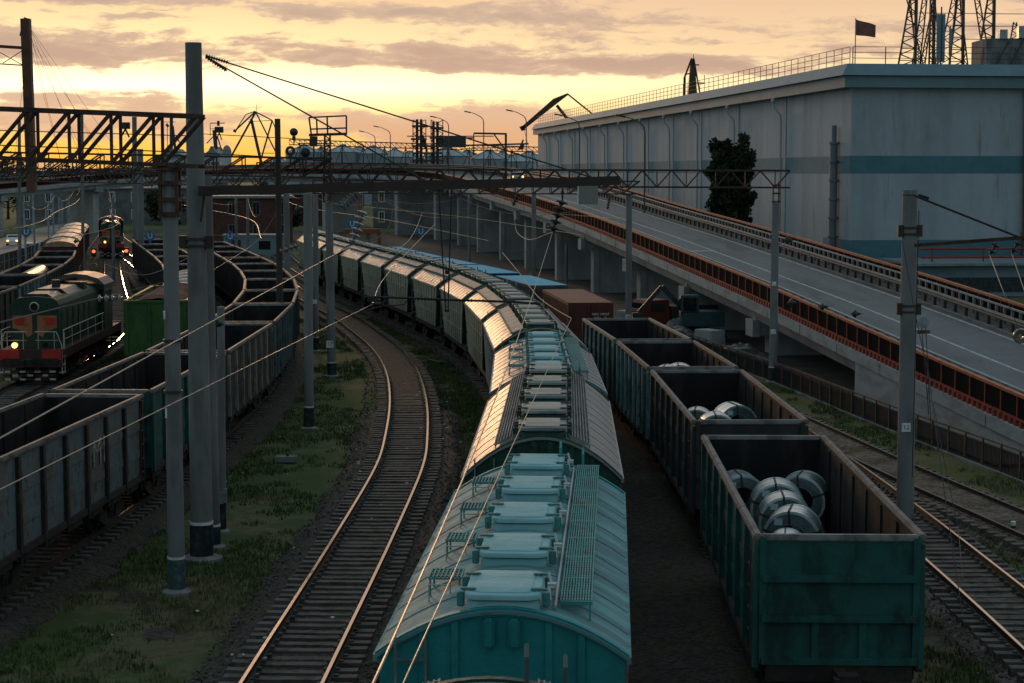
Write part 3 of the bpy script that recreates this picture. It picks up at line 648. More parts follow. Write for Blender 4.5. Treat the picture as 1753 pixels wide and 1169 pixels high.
# ---------------------------------------------------------------- covered hopper wagon
HL = 12.9; HW = 1.68; HE, HA = 3.55, 4.33
def arch(x, lift=0): return HE + (HA - HE) * (1 - (abs(x) / HW) ** 2.0) + lift
def arch_strip(m, y0, y1, lift=.0, t=.05, x0=-HW, x1=HW, n=18, ny=1):
    pr = [(x0 + (x1 - x0) * i / n, arch(x0 + (x1 - x0) * i / n, lift)) for i in range(n + 1)] + [(x1 + (x0 - x1) * i / n, arch(x1 + (x0 - x1) * i / n, lift - t)) for i in range(n + 1)]
    m.prism(pr, y0, y1)
def make_hopper(kind):
    global HA
    HA = {'a': 4.17, 'b': 4.42, 'c': 4.33, 'd': 4.15}[kind]
    r = thing('hopper_wagon', (0, 0, 0)); h = HL / 2; z0 = 1.25; yb = h - 1.65
    # sloped-end body
    m = MB()
    for sx in (-1, 1):
        x1, x0 = sx * (HW - .05), sx * (HW - .13)
        m.add([(x1, -h + .1, HE), (x1, h - .1, HE), (x0, yb, z0), (x0, -yb, z0), (x1 - sx * .05, -h + .1, HE), (x1 - sx * .05, h - .1, HE), (x0 - sx * .05, yb, z0), (x0 - sx * .05, -yb, z0)], [(0, 1, 2, 3), (7, 6, 5, 4), (0, 4, 5, 1), (2, 6, 7, 3), (0, 3, 7, 4), (1, 5, 6, 2)])
        for k in range(9):                                             # side stanchions
            f = (k + .5) / 9; ya, yc = (-h + .2) + (2 * h - .4) * f, (-yb + .1) + (2 * yb - .2) * f
            m.bar((sx * (HW - .01), ya, HE - .06), (sx * (HW - .09), yc, z0 + .05), .07, .05, up=(sx, 0, 0))
        for zz in (.33, .68):
            e = 1 - zz; ye = (h - .12) * zz + yb * e; m.bar((sx * (HW - .03 - .08 * e), -ye, z0 + (HE - z0) * zz), (sx * (HW - .03 - .08 * e), ye, z0 + (HE - z0) * zz), .045, .05)
    body = m.build('side_wall', m_galv, r)
    for sy in (-1, 1):
        m = MB(); n = 16; ye = sy * (h - .12)
        pr = [(-HW + .06, HE - .5)] + [(-HW + .06 + (2 * HW - .12) * i / n, arch(-HW + .06 + (2 * HW - .12) * i / n, -.06)) for i in range(n + 1)] + [(HW - .06, HE - .5)]
        m.prism(pr, ye - .03, ye + .03)
        m.add([(-HW + .08, ye, HE - .45), (HW - .08, ye, HE - .45), (HW - .16, sy * (yb - .25), z0), (-HW + .16, sy * (yb - .25), z0)], [(0, 1, 2, 3)])
        for xx in (-1.05, -.62, .62, 1.05): m.prism([(xx - .045, HE - .5), (xx + .045, HE - .5), (xx + .045, arch(xx, -.08)), (xx - .045, arch(xx, -.08))], ye + sy * .03, ye + sy * .07)
        ew = m.build('end_wall', m_galv, r)
        m = MB()
        for xx in (-.17, .17):
            m.box((xx, ye + sy * .09, arch(0) - .30), (.155, .13, .40))
        m.build('vent_box', m_galv, ew, bevel=.03)
        m = MB(); arch_strip(m, ye - .06 if sy > 0 else ye - .06, ye + .06, .035, .12); m.build('end_rim', m_galv, r)
    m = MB(); arch_strip(m, -h + .02, h - .02, 0, .05, n=22)
    for k in range(1, 10): yy = -h + HL * k / 10; arch_strip(m, yy - .022, yy + .022, .014, .03, n=18)
    for sx in (-1, 1): m.box((sx * (HW - .005), 0, HE - .03), (.06, HL - .05, .09))
    m.build('roof', m_galv, r)
    # five loading hatches
    for k in range(5):
        y = -h + .95 + (HL - 1.9 - (2.0 if kind == 'd' else 0)) * k / 4
        m = MB(); m.slab((0, y), .98, 1.54, arch(0) - .12, arch(0) + .10, .2, .05); base = m.build('hatch', m_galv, r, smooth=True)
        m = MB(); m.slab((0, y), 1.02, 1.6, arch(0) + .11, arch(0) + .18, .2, .035); m.slab((0, y), .78, 1.32, arch(0) + .175, arch(0) + .195, .14, .02); m.build('hatch_lid', m_galv, base, smooth=True)
        for yy in (-.52, .42):
            for sx in (-1, 1): m = MB(); m.box((sx * .57, y + yy, arch(.5) + .12), (.10, .10, .20)); m.box((sx * .47, y + yy, arch(0) + .205), (.22, .08, .03)); m.build('hatch_hinge', m_galv, base, bevel=.012)
        if kind == 'a':
            m = MB(); m.tube([(.62, y - .5, arch(.6) + .12), (.6, y - .3, arch(.6) + .26), (.66, y - .05, arch(.6) + .2)], .022, 6); m.box((.63, y + .02, arch(.6) + .2), (.12, .13, .1)); m.tube([(.63, y + .08, arch(.6) + .2), (.58, y + .28, arch(.6) + .34)], .02, 6)
            m.build('latch', m_galv, base)
    LV = [None]
    def grating(m, xa, xb, y0, y1, lift, nb, cross):
        for i in range(nb): x = xa + (xb - xa) * i / (nb - 1); z_ = LV[0] or arch(x, lift); m.bar((x, y0, z_), (x, y1, z_), .02, .03)
        k = int((y1 - y0) / cross)
        for i in range(k + 1): y = y0 + (y1 - y0) * i / k; m.bar((xa, y, (LV[0] or arch(xa, lift)) - .012), (xb, y, (LV[0] or arch(xb, lift)) - .012), .025, .022)
    def legs(m, xs_, y0, y1, lift, st):
        y = y0
        while y <= y1 + .01:
            for x in xs_: m.bar((x, y, LV[0] or arch(x, lift)), (x, y, arch(x, -.02)), .025)
            y += st
    if kind == 'a':
        m = MB(); LV[0] = arch(.76, .1); grating(m, .76, 1.17, -h + .75, h - .35, .16, 12, .16); legs(m, (.78, 1.15), -h + .75, h - .35, .15, 1.25)
        for k in range(9): yy = -h + .75 + (HL - 1.1) * k / 8; m.box((.965, yy, LV[0] - .02), (.44, .07, .05))
        m.build('walkway', m_galv, r); LV[0] = None
        m = MB(); m.tube([(.69, -h + .5, arch(.69) + .06), (.69, h - .5, arch(.69) + .06)], .022, 6); m.build('latch_rod', m_galv, r)
        for k in range(4):
            y = -h + 2.35 + (HL - 1.9) * k / 4
            m = MB(); LV[0] = arch(.72, .1); grating(m, -1.16, -.7, y - .3, y + .34, .17, 9, .13); legs(m, (-1.14, -.72), y - .28, y + .34, .16, .6); LV[0] = None; st = m.build('step_platform', m_galv, r)
            m = MB()
            for yy in (-.66,): 
                for xx in (-1.12, -.82): m.bar((xx, y + yy, arch(xx, 0)), (xx, y + yy, arch(xx, .24)), .018)
                m.bar((-1.12, y + yy, arch(-1.12, .24)), (-.82, y + yy, arch(-1.12, .24)), .018)
            m.build('handrail', m_galv, st)
    else:
        for sx in (-1, 1):
            m = MB()
            if kind in 'bd': grating(m, sx * .56, sx * 1.0, -h + .25, h - .25, .11, 8, .16); legs(m, (sx * .58, sx * .98), -h + .3, h - .3, .1, 1.53)
            else:
                pr = [(sx * .62, arch(.62, .09)), (sx * 1.05, arch(1.05, .10)), (sx * 1.05, arch(1.05, .06)), (sx * .62, arch(.62, .05))]
                m.prism(pr, -h + .25, h - .25); legs(m, (sx * .64, sx * 1.02), -h + .3, h - .3, .08, 1.53)
                m.bar((sx * 1.06, -h + .25, arch(1.05, .11)), (sx * 1.06, h - .25, arch(1.05, .11)), .03, .07)
            m.build('walkway', m_galv, r)
    m = MB(); m.box((0, 0, 1.02), (.45, HL + .3, .34))
    for sy in (-1, 1):
        m.box((0, sy * (h - .5), 1.2), (2.9, 1.2, .1)); m.box((0, sy * h, 1.02), (2.9, .14, .34))
        for xx in (-1.3, 1.3): m.bar((xx, sy * (h - .1), 1.2), (xx, sy * (h - .14), HE - .3), .06)
        for xx in (-.9, .9): m.bar((xx, sy * (h - .9), 1.2), (xx * 1.1, sy * (h - .4), HE - .5), .09)
    for sx in (-1, 1): m.box((sx * 1.35, 0, 1.1), (.14, HL - .2, .28))
    for k in (-1, 0, 1): m.add([(-1.2, k * 2.4 - .9, 1.2), (1.2, k * 2.4 - .9, 1.2), (1.2, k * 2.4 + .9, 1.2), (-1.2, k * 2.4 + .9, 1.2), (-.5, k * 2.4 - .3, .45), (.5, k * 2.4 - .3, .45), (.5, k * 2.4 + .3, .45), (-.5, k * 2.4 + .3, .45)], [(0, 1, 5, 4), (1, 2, 6, 5), (2, 3, 7, 6), (3, 0, 4, 7), (4, 5, 6, 7)])
    m.build('underframe', m_under, r)
    m = MB(); yy = -h - .02
    for e in (-.2, .2): m.bar((-1.2 + e, yy, 1.2), (-1.2 + e, yy, arch(1.2, .0)), .03)
    for k in range(7): m.bar((-1.4, yy, 1.35 + k * .36), (-1.0, yy, 1.35 + k * .36), .025)
    m.build('ladder', m_galv, r)
    for e in (.42, .86): MB().tube([(e, h - .25, arch(e, 0)), (e, h - .24, arch(e, .34)), (e, h - .08, arch(e, .44)), (e, h + .02, arch(e, .3)), (e, h + .02, HE - .2)], .024, 6).build('grab_loop', m_galv, r)
    for sy in (-1, 1): make_coupler(r, sy * h, sy); make_bogie(r, sy * (h - 1.9))
    return r
hopA, hopB, hopC, hopD = make_hopper('a'), make_hopper('b'), make_hopper('c'), make_hopper('d')
def roofmat(name, a, b, c, r_=.5, sp_=.45): return mat(name, a, b, lo=.44, hi=.62, scale=1.1, stretch=(.3, 2.2, .3), col3=c, s3=2.0, lo3=.53, hi3=.68, rough=r_, bump=.1, dent=.35, var=.2, spec=sp_)
rf_teal = roofmat('faded_teal_roof', (.095, .195, .21), (.14, .32, .34), (.04, .075, .08), .75, .2)
rf_pink = roofmat('dusty_pink_roof', (.215, .20, .195), (.165, .165, .165), (.10, .095, .09))
rf_grey = roofmat('grey_roof', (.14, .15, .165), (.19, .19, .20), (.10, .10, .10))
rf_beige = roofmat('dusty_beige_roof', (.30, .27, .235), (.235, .215, .19), (.12, .11, .10))
rf_slate = roofmat('slate_roof', (.22, .215, .21), (.28, .26, .235), (.13, .12, .115))
tl_end = paint('deep_teal_paint', (.008, .20, .21), (.007, .16, .17), dirt=(.02, .05, .05), lo3=.68, hi3=.8, var=.1)
tl_lid = roofmat('dusty_teal_lid', (.24, .42, .45), (.17, .36, .38), (.12, .26, .27), .75, .2)
tl_walk = paint('teal_grating', (.045, .23, .225), (.05, .16, .16), dirt=(.05, .05, .05))
gr_end = paint('dark_green_paint', (.006, .052, .036), (.008, .036, .026), dirt=(.02, .02, .016))
gr_lid = roofmat('dusty_green_lid', (.23, .23, .22), (.12, .16, .14), (.03, .07, .055))
gr_walk = paint('dusty_grating', (.22, .21, .2), (.12, .12, .115))
sd_cream = paint('cream_hopper_side', (.30, .30, .235), (.22, .235, .18), dirt=(.10, .075, .06))
sd_grey = paint('grey_hopper_side', (.27, .27, .26), (.20, .20, .19), dirt=(.08, .07, .06))
TEAL = {'side_wall': sd_grey, 'end_wall': tl_end, 'vent_box': tl_end, 'end_rim': tl_end, 'roof': rf_teal, 'hatch': tl_lid, 'hatch_lid': tl_lid, 'hatch_hinge': tl_walk, 'latch': mat('pale_latch', (.3, .34, .34), rough=.5), 'walkway': tl_walk, 'step_platform': tl_walk, 'handrail': mat('pale_latch', (.3, .34, .34)), 'latch_rod': mat('pale_latch', (.3, .34, .34)), 'ladder': gr_walk, 'grab_loop': tl_walk}
def GREEN(roof, side): return {'side_wall': side, 'end_wall': gr_end, 'vent_box': gr_end, 'end_rim': gr_end, 'roof': roof, 'hatch': gr_end, 'hatch_lid': gr_lid, 'hatch_hinge': gr_end, 'walkway': gr_walk, 'ladder': gr_walk, 'grab_loop': gr_walk}
GREYT = dict(TEAL, roof=rf_grey, side_wall=sd_cream)
HG = 'covered hopper wagons of the long train'
cars = [(7.6, 20.6, hopD, 'hd', dict(GREEN(rf_slate, sd_grey), ladder=mat('dark_handrail', (.05, .07, .07), rough=.5), grab_loop=mat('dark_handrail', (.05, .07, .07))), 'grey roofed hopper end with two curled handrails at the bottom edge'),
        (23.7, 36.95, hopA, 'ha', TEAL, 'teal hopper wagon with five teal hatches, nearest in full view'),
        (37.85, 51.6, hopB, 'hb', GREEN(rf_pink, sd_grey), 'pinkish roofed hopper with gratings on both sides of its hatches'),
        (52.6, 65.1, hopA, 'ha', GREYT, 'grey roofed hopper with teal end wall and teal hatches'),
        (66.0, 78.3, hopC, 'hc', GREEN(rf_beige, sd_grey), 'beige roofed hopper beyond the grey roofed one, beside the brown container'),
        (79.2, 90.9, hopC, 'hc', GREEN(rf_beige, sd_cream), 'cream sided hopper with a sunlit beige roof beside the grey container'),
        (91.8, 102.0, hopC, 'hc', GREEN(rf_slate, sd_cream), 'cream sided hopper with a slate grey roof'), (102.9, 112.5, hopC, 'hc', GREEN(rf_beige, sd_cream), 'cream hopper behind the hanging wire arm'),
        (113.4, 123.1, hopC, 'hc', GREEN(rf_slate, sd_cream), 'sixth cream and green hopper along the bend'), (124, 133.2, hopC, 'hc', GREEN(rf_slate, sd_cream), 'hopper beside the last blue container'),
        (134, 143.2, hopC, 'hc', GREEN(rf_beige, sd_cream), 'hopper just right of the lattice mast'), (144, 153.2, hopC, 'hc', GREEN(rf_slate, sd_cream), 'hopper partly hidden by the three slim poles'),
        (154, 163.5, hopC, 'hc', GREEN(rf_slate, sd_cream), 'hopper seen between the slim poles'), (164.4, 174, hopC, 'hc', GREEN(rf_beige, sd_cream), 'farthest hopper of the long train, left of the slim poles')]
for ya, yb, pr, key, pts, lab in cars:
    c, rz, L = on_path(T1, ya, yb - (.65 if ya > 20 else 0)); place(pr, key, c, rz, L / HL, lab, 'hopper wagon', HG, pts)
# ---------------------------------------------------------------- containers on flat wagons (same track as the coil gondolas)
def corr(m, p0, p1, z0, z1, n, d, outw):
    """corrugated sheet from p0 to p1 (plan points), bulging d along outw"""
    p0, p1, ow = V(p0), V(p1), V(outw); vs = []
    for i in range(n * 4 + 1):
        f = i / (n * 4); k = i % 4; o = 0 if k in (0, 1) else d
        q = p0.lerp(p1, f) + ow * o; vs += [(q.x, q.y, z0), (q.x, q.y, z1)]
    m.add(vs, [(2 * i, 2 * i + 2, 2 * i + 3, 2 * i + 1) for i in range(n * 4)])
def make_container(L, roof, side, nm='shipping_container'):
    r = thing(nm, (0, 0, 0)); h, w, H_ = L / 2, 1.22, 2.6
    m = MB()
    for sx in (-1, 1): corr(m, (sx * (w - .04), -h + .1, 0), (sx * (w - .04), h - .1, 0), .12, H_ - .1, int(L * 3.4), .036, (sx, 0, 0))
    corr(m, (-w + .1, h - .05, 0), (w - .1, h - .05, 0), .12, H_ - .1, 8, .04, (0, 1, 0))
    m.build('side_panel', side, r)
    m = MB()
    for x in (-w + .06, w - .06):
        for y in (-h + .06, h - .06): m.box((x, y, H_ / 2), (.14, .14, H_))
        for z in (.08, H_ - .07): m.box((x, 0, z), (.12, L, .14))
    for y in (-h + .06, h - .06):
        for z in (.08, H_ - .07): m.box((0, y, z), (2 * w, .12, .14))
    m.build('frame', side, r)
    m = MB(); n = int(L * 3); vs = []
    for i in range(n + 1):
        y = -h + .05 + (L - .1) * i / n; z = H_ + .004 + (.012 if i % 2 else 0); vs += [(-w + .02, y, z), (w - .02, y, z)]
    m.add(vs, [(2 * i, 2 * i + 1, 2 * i + 3, 2 * i + 2) for i in range(n)]); m.build('roof', roof, r)
    for sx in (-1, 1):
        m = MB(); m.box((sx * .58, -h - .0, H_ / 2), (1.12, .07, H_ - .3)); 
        for e in (.2, .9): m.tube([(sx * e, -h - .06, .2), (sx * e, -h - .06, H_ - .2)], .022, 6)
        for z in (.45, 1.2, 1.9, 2.35): m.box((sx * .6, -h - .045, z), (1.0, .03, .06))
        m.build('door', side, r)
    m = MB()
    m.box((0, 0, -.28), (2.5, L + .8, .24))
    return r
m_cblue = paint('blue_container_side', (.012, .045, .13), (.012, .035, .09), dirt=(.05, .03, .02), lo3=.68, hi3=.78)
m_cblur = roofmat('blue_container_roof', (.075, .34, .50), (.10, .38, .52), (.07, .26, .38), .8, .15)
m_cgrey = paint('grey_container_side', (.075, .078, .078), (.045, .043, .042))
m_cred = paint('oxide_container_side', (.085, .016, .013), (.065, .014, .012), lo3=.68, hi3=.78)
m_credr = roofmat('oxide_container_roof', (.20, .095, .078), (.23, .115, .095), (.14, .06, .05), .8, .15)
CZ = .32
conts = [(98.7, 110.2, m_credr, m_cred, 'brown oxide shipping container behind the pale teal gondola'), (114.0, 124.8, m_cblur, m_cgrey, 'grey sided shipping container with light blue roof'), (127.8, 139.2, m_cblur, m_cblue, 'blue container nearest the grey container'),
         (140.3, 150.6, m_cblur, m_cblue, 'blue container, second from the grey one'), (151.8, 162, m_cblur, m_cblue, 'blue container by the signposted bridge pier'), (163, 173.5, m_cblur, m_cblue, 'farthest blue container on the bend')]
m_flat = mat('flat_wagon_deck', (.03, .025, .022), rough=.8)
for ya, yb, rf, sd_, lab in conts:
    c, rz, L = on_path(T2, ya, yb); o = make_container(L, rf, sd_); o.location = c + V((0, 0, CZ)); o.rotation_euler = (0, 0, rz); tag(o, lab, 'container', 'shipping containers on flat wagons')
    if sd_ is m_cred:
        for s_, z, tx in ((.14, 1.98, 'NEIU 149457'), (.14, 1.78, '22G1    21')): lettering('lettering', tx, .17, m_white, o, (.52, -L / 2 - .085, z), (math.pi / 2, 0, 0))
    f = thing('flat_wagon', c, rz, lab.replace('container', 'flat wagon').split(',')[0] if False else 'low flat wagon under the ' + lab, 'flat wagon', 'flat wagons under the containers')
    m = MB(); m.box((0, 0, .16), (2.7, L + .6, .24)); m.box((0, 0, -.0), (.5, L + .6, .14)); m.build('deck', m_flat, f)
    for sy in (-1, 1):
        m = MB()
        for e in (-.7, .7):
            for sx in (-1, 1): m.lathe([(0, -.05), (.36, -.05), (.36, .05), (0, .05)], 14, Matrix.Rotation(math.pi / 2, 3, 'Y'), (sx * .78, sy * (L / 2 - 1.6) + e, .02 - .02))
        m.build('wheelset', m_wheel, f)
# ---------------------------------------------------------------- green open wagon with a rusty load, tarpaulin wagon
lg = paint('leaf_green_paint', (.03, .09, .014), (.02, .06, .012), dirt=(.025, .03, .015)); c, rz, L = on_path(L2, 87.4, 99)
w = thing('bulk_wagon', c, rz, 'leaf green open wagon heaped with rusty brown load', 'railway wagon'); h = L / 2
for sx in (-1, 1):
    m = MB(); m.box((sx * 1.42, 0, 2.45), (.08, L, 2.6))
    for k in range(9): m.box((sx * 1.49, -h + .1 + (L - .2) * k / 8, 2.45), (.09, .12, 2.5))
    m.box((sx * 1.44, 0, 3.78), (.16, L + .05, .12)); m.build('side_wall', lg, w)
for sy in (-1, 1):
    m = MB(); m.box((0, sy * (h - .04), 2.45), (2.78, .08, 2.6)); m.box((0, sy * (h - .02), 3.78), (2.9, .16, .12))
    for xx in (-1.38, -.3, .6, 1.38): m.box((xx, sy * (h + .03), 2.45), (.11, .08, 2.5))
    m.build('end_wall', lg, w)
m = MB(); m.box((0, 0, .95), (2.7, L, .4)); m.build('underframe', m_under, w)
for sy in (-1, 1): make_bogie(w, sy * (h - 1.8)); make_coupler(w, sy * h, sy)
m = MB(); vs = []; nx_, ny_ = 16, 50
for j in range(ny_ + 1):
    for i in range(nx_ + 1):
        x, y = -1.37 + 2.74 * i / nx_, -h + .1 + (L - .2) * j / ny_; vs.append((x, y, 3.55 + .42 * (1 - (x / 1.4) ** 2) + .05 * math.sin(y * 9) + .06 * noise.noise(V((x * 2, y * 2, 1)))))
m.add(vs, [(j * (nx_ + 1) + i, j * (nx_ + 1) + i + 1, (j + 1) * (nx_ + 1) + i + 1, (j + 1) * (nx_ + 1) + i) for j in range(ny_) for i in range(nx_)])
tag(m.build('rusty_load', mat('rusty_load', (.16, .05, .028), (.07, .03, .022), scale=3, rough=.9, bump=.4), None, smooth=True, loc=c), 'ridged rusty load filling the green open wagon', 'load').rotation_euler = (0, 0, rz)
m = MB(); a0 = at_local(c, rz, 1.55, h - 2.2, 0) - c
for k in range(6): m.bar((1.62, h - 1.0 - .0, 3.0 + k * .16), (1.62, h - .5, 3.0 + k * .16), .035)
for e in (-1.0, -.5): m.bar((1.62, h + e, 2.2), (1.62, h + e, 4.15), .045)
m.build('ladder', m_rim, w)
c, rz, L = on_path(L2, 101, 116)
w = thing('tarpaulin_wagon', c, rz, 'wagon under a sagging grey tarpaulin behind the rusty load', 'railway wagon'); h = L / 2
m = MB(); m.box((0, 0, 2.2), (2.9, L, 2.0))
for sx in (-1, 1):
    for k in range(8): m.box((sx * 1.48, -h + .15 + (L - .3) * k / 7, 2.2), (.1, .12, 2.0))
m.build('body', pt_brown, w); m = MB(); m.box((0, 0, .95), (2.6, L, .45)); m.build('underframe', m_under, w)
m = MB(); vs = []
for j in range(31):
    for i in range(13):
        x, y = -1.5 + 3 * i / 12, -h + L * j / 30; vs.append((x, y, 3.24 + .5 * (1 - (x / 1.55) ** 2) + .1 * math.sin(j * .9) * (1 - abs(x) / 1.6) - (.25 if i in (0, 12) else 0)))
m.add(vs, [(j * 13 + i, j * 13 + i + 1, j * 13 + 14 + i, j * 13 + 13 + i) for j in range(30) for i in range(12)])
m.build('tarpaulin', mat('grey_tarpaulin', (.19, .19, .2), (.24, .19, .13), lo=.5, hi=.6, scale=.5, rough=.7), w, smooth=True)
for sy in (-1, 1): make_bogie(w, sy * (h - 1.8), False)
# ---------------------------------------------------------------- covered red wagons
def make_covered():
    r = thing('covered_wagon', (0, 0, 0)); L = 9.6; h = L / 2
    m = MB(); m.box((0, 0, 2.35), (2.7, L, 2.3))
    for sx in (-1, 1):
        for k in range(7): m.box((sx * 1.38, -h + .1 + (L - .2) * k / 6, 2.35), (.08, .12, 2.3))
    for sy in (-1, 1):
        for x in (-.7, 0, .7): m.box((x, sy * (h + .03), 2.35), (.1, .08, 2.3))
    m.build('body', m_galv, r)
    m = MB(); m.prism([(-1.45, 3.5), (-1.2, 3.78), (-.6, 3.94), (0, 4.0), (.6, 3.94), (1.2, 3.78), (1.45, 3.5)], -h - .1, h + .1); m.build('roof', m_galv, r)
    m = MB(); m.box((0, 0, .95), (2.6, L, .45)); m.build('underframe', m_under, r)
    for sy in (-1, 1): make_bogie(r, sy * (h - 1.7), False); make_coupler(r, sy * h, sy)
    return r
cov = make_covered(); red = paint('red_wagon_side', (.085, .016, .014), (.05, .013, .012))
CR = [mat('ochre_roof', (.30, .19, .12), (.2, .12, .08), rough=.6), mat('pale_roof', (.34, .31, .27), (.2, .18, .16), rough=.6), mat('pinkish_roof', (.28, .19, .155), (.2, .13, .1), rough=.6)]
for k, (ya, yb) in enumerate(((159, 168.5), (172.5, 182), (185, 194.5), (197, 206.5), (209.5, 219))):
    c, rz, L = on_path(L4, ya, yb)
    o = place(cov, 'cov', c, rz, L / 9.6, ['red covered wagon with an ochre roof and a teal door plate, nearest of its row', 'red covered wagon with a pale roof behind the ochre roofed one', 'covered wagon with a pinkish roof, third of the red row', 'covered wagon with ochre roof, fourth of the red row', 'farthest pale roofed covered wagon of the red row'][k], 'railway wagon', 'red covered wagons', {'body': red, 'roof': CR[(0, 1, 2, 0, 1)[k]]})
    if k == 0:
        m = MB(); m.box((-.1, -4.9, 2.3), (.8, .05, .75)); m.build('door_plate', mat('teal_plate', (.12, .34, .33), rough=.6), o)
# ---------------------------------------------------------------- green shunting locomotives
m_lgreen = paint('loco_green', (.008, .036, .016), (.007, .024, .013), dirt=(.02, .018, .014)); m_lred = paint('loco_red', (.42, .022, .012), (.30, .022, .015), dirt=(.06, .02, .015))
m_lor = paint('loco_orange', (.30, .115, .045), (.22, .09, .04), dirt=(.08, .04, .025)); m_lfr = paint('loco_frame', (.055, .016, .014), (.035, .016, .014))
m_rail = mat('pale_handrail', (.40, .36, .32), rough=.5); m_glass = mat('dark_glass', (.008, .01, .013), rough=.06, spec=.7)
m_lamp = mat('lit_headlamp', (1, .55, .18), emit=2.6, rough=.3); m_redlamp = mat('red_signal_lamp', (1, .06, .02), emit=5)
m_exh = mat('loco_roof', (.04, .036, .034), (.025, .022, .02), scale=2, rough=.38, metal=.35)
def make_loco():
    r = thing('shunting_locomotive', (0, 0, 0)); hw = 1.15
    m = MB(); m.box((0, 8.3, 1.32), (3.0, 16.6, .42)); m.box((0, 8.3, 1.02), (2.4, 16.6, .3)); m.box((0, 8.3, .75), (2.3, 5.5, .5)); m.build('frame', m_lfr, r)
    # long hood with rounded shoulders
    def hood(y0, y1, w, z0, z1, nm, mt):
        m = MB(); pr = [(-w, z0), (-w, z1 - .35), (-w + .1, z1 - .14), (-w + .32, z1 - .02), (0, z1 + .05), (w - .32, z1 - .02), (w - .1, z1 - .14), (w, z1 - .35), (w, z0)]; m.prism(pr, y0, y1); return m.build(nm, mt, r)
    hd = hood(.95, 11.4, hw, 1.53, 3.95, 'hood', m_lgreen)
    m = MB(); m.prism([(-.95, 3.86), (-.6, 4.16), (.6, 4.16), (.95, 3.86)], 4.4, 8.2); m.prism([(-.8, 3.9), (-.5, 4.1), (.5, 4.1), (.8, 3.9)], 1.5, 3.9); m.tube([(0, 6.2, 4.1), (0, 6.2, 4.5)], .22, 12); m.box((.62, 8.9, 4.05), (.7, .8, .4)); m.build('roof_casing', m_exh, hd)
    m = MB()
    for k in range(6):
        for sx in (-1, 1): m.box((sx * (hw + .015), 2.0 + k * 1.45, 2.55), (.04, 1.15, 1.5)); m.box((sx * (hw + .04), 2.0 + k * 1.45, 3.0), (.03, .9, .4))
    m.build('side_doors', m_lgreen, hd)
    m = MB()
    for sx in (-1, 1):                                       # chevron on the nose
        m.add([(sx * .12, .93, 3.1), (sx * 1.05, .93, 3.1), (sx * 1.05, .93, 2.52), (sx * .5, .93, 2.3), (sx * .36, .93, 2.05), (sx * .12, .93, 2.2)], [(0, 1, 2, 3, 4, 5)])
    m.build('chevron', m_lor, hd)
    m = MB()
    for sx in (-1, 1): m.add([(sx * .42, .925, 3.0), (sx * .95, .925, 3.0), (sx * .95, .925, 2.66), (sx * .55, .925, 2.6)], [(0, 1, 2, 3)])
    m.build('nose_panel', m_lred, hd)
    m = MB(); MX = Matrix.Rotation(math.pi / 2, 3, 'X'); m.lathe([(.19, -.06), (.24, 0), (.19, .06)], 20, MX, (0, .9, 3.52), close=True); m.build('lamp_ring', m_rail, hd, smooth=True)
    m = MB(); m.lathe([(0, .02), (.19, .02), (.19, -.04), (0, -.04)], 20, MX, (0, .9, 3.52)); m.build('main_lamp', m_glass, hd)
    # cab and short hood
    m = MB(); m.box((0, 12.75, 2.75), (2.95, 2.6, 2.5)); cab = m.build('cab', m_lgreen, r)
    m = MB(); pr = [(-1.55, 3.95), (-1.2, 4.28), (-.6, 4.47), (0, 4.53), (.6, 4.47), (1.2, 4.28), (1.55, 3.95), (1.42, 3.93), (0, 4.38), (-1.42, 3.93)]; m.prism(pr, 11.2, 14.3); m.build('cab_roof', mat('cab_roof_paint', (.09, .065, .055), (.06, .045, .04), rough=.5), cab)
    m = MB()
    for sx in (-1, 1):
        m.box((sx * 1.3, 11.44, 3.3), (.24, .03, .8)); m.box((sx * 1.48, 12.3, 3.3), (.03, .8, .75)); m.box((sx * 1.48, 13.3, 3.3), (.03, .7, .75)); m.box((sx * .7, 14.06, 3.3), (.9, .03, .75))
    m.build('window', m_glass, cab)
    hood(14.05, 16.0, 1.1, 1.53, 2.9, 'short_hood', m_lgreen)
    for ye, s in ((0, -1), (16.6, 1)):
        m = MB(); m.box((0, ye + s * .05, 1.15), (2.95, .22, .85)); bm_ = m.build('buffer_beam', m_lfr, r)
        for sx in (-1, 1):
            m = MB(); m.box((sx * .98, ye + s * .17, 1.33), (.92, .03, .50)); m.build('red_panel', m_lred, bm_)
        if s < 0: lettering('lettering', 'ЧМЭ3 4481', .2, m_rail, bm_, (0, ye - .075, 1.38), (math.pi / 2, 0, 0))
        for sx in (-1, 1):
            m = MB(); m.lathe([(0, -.1), (.12, -.1), (.14, .1), (0, .1)], 16, MX, (sx * .72 , ye + s * .15, 1.78)); m.build('headlight', m_lamp if (sx < 0 and s < 0) else m_glass, bm_)
        m = MB()
        for zz in (.18, .36, .54): m.box((0, ye + s * .3, zz), (2.5, .05, .1))
        for xx in (-.9, .9): m.bar((xx, ye + s * .3, .15), (xx, ye + s * .2, .9), .06)
        m.build('rail_guard', m_under, bm_)
        m = MB()
        for k in range(7):
            for j in range(3):
                if (k + j) % 2 == 0: m.box((-1.05 + k * .35, ye + s * .335, .18 + j * .18), (.26, .02, .09))
        m.build('guard_stripe', m_rail, bm_); make_coupler(bm_, ye + s * .1, s)
    m = MB()                                                  # walkway rails
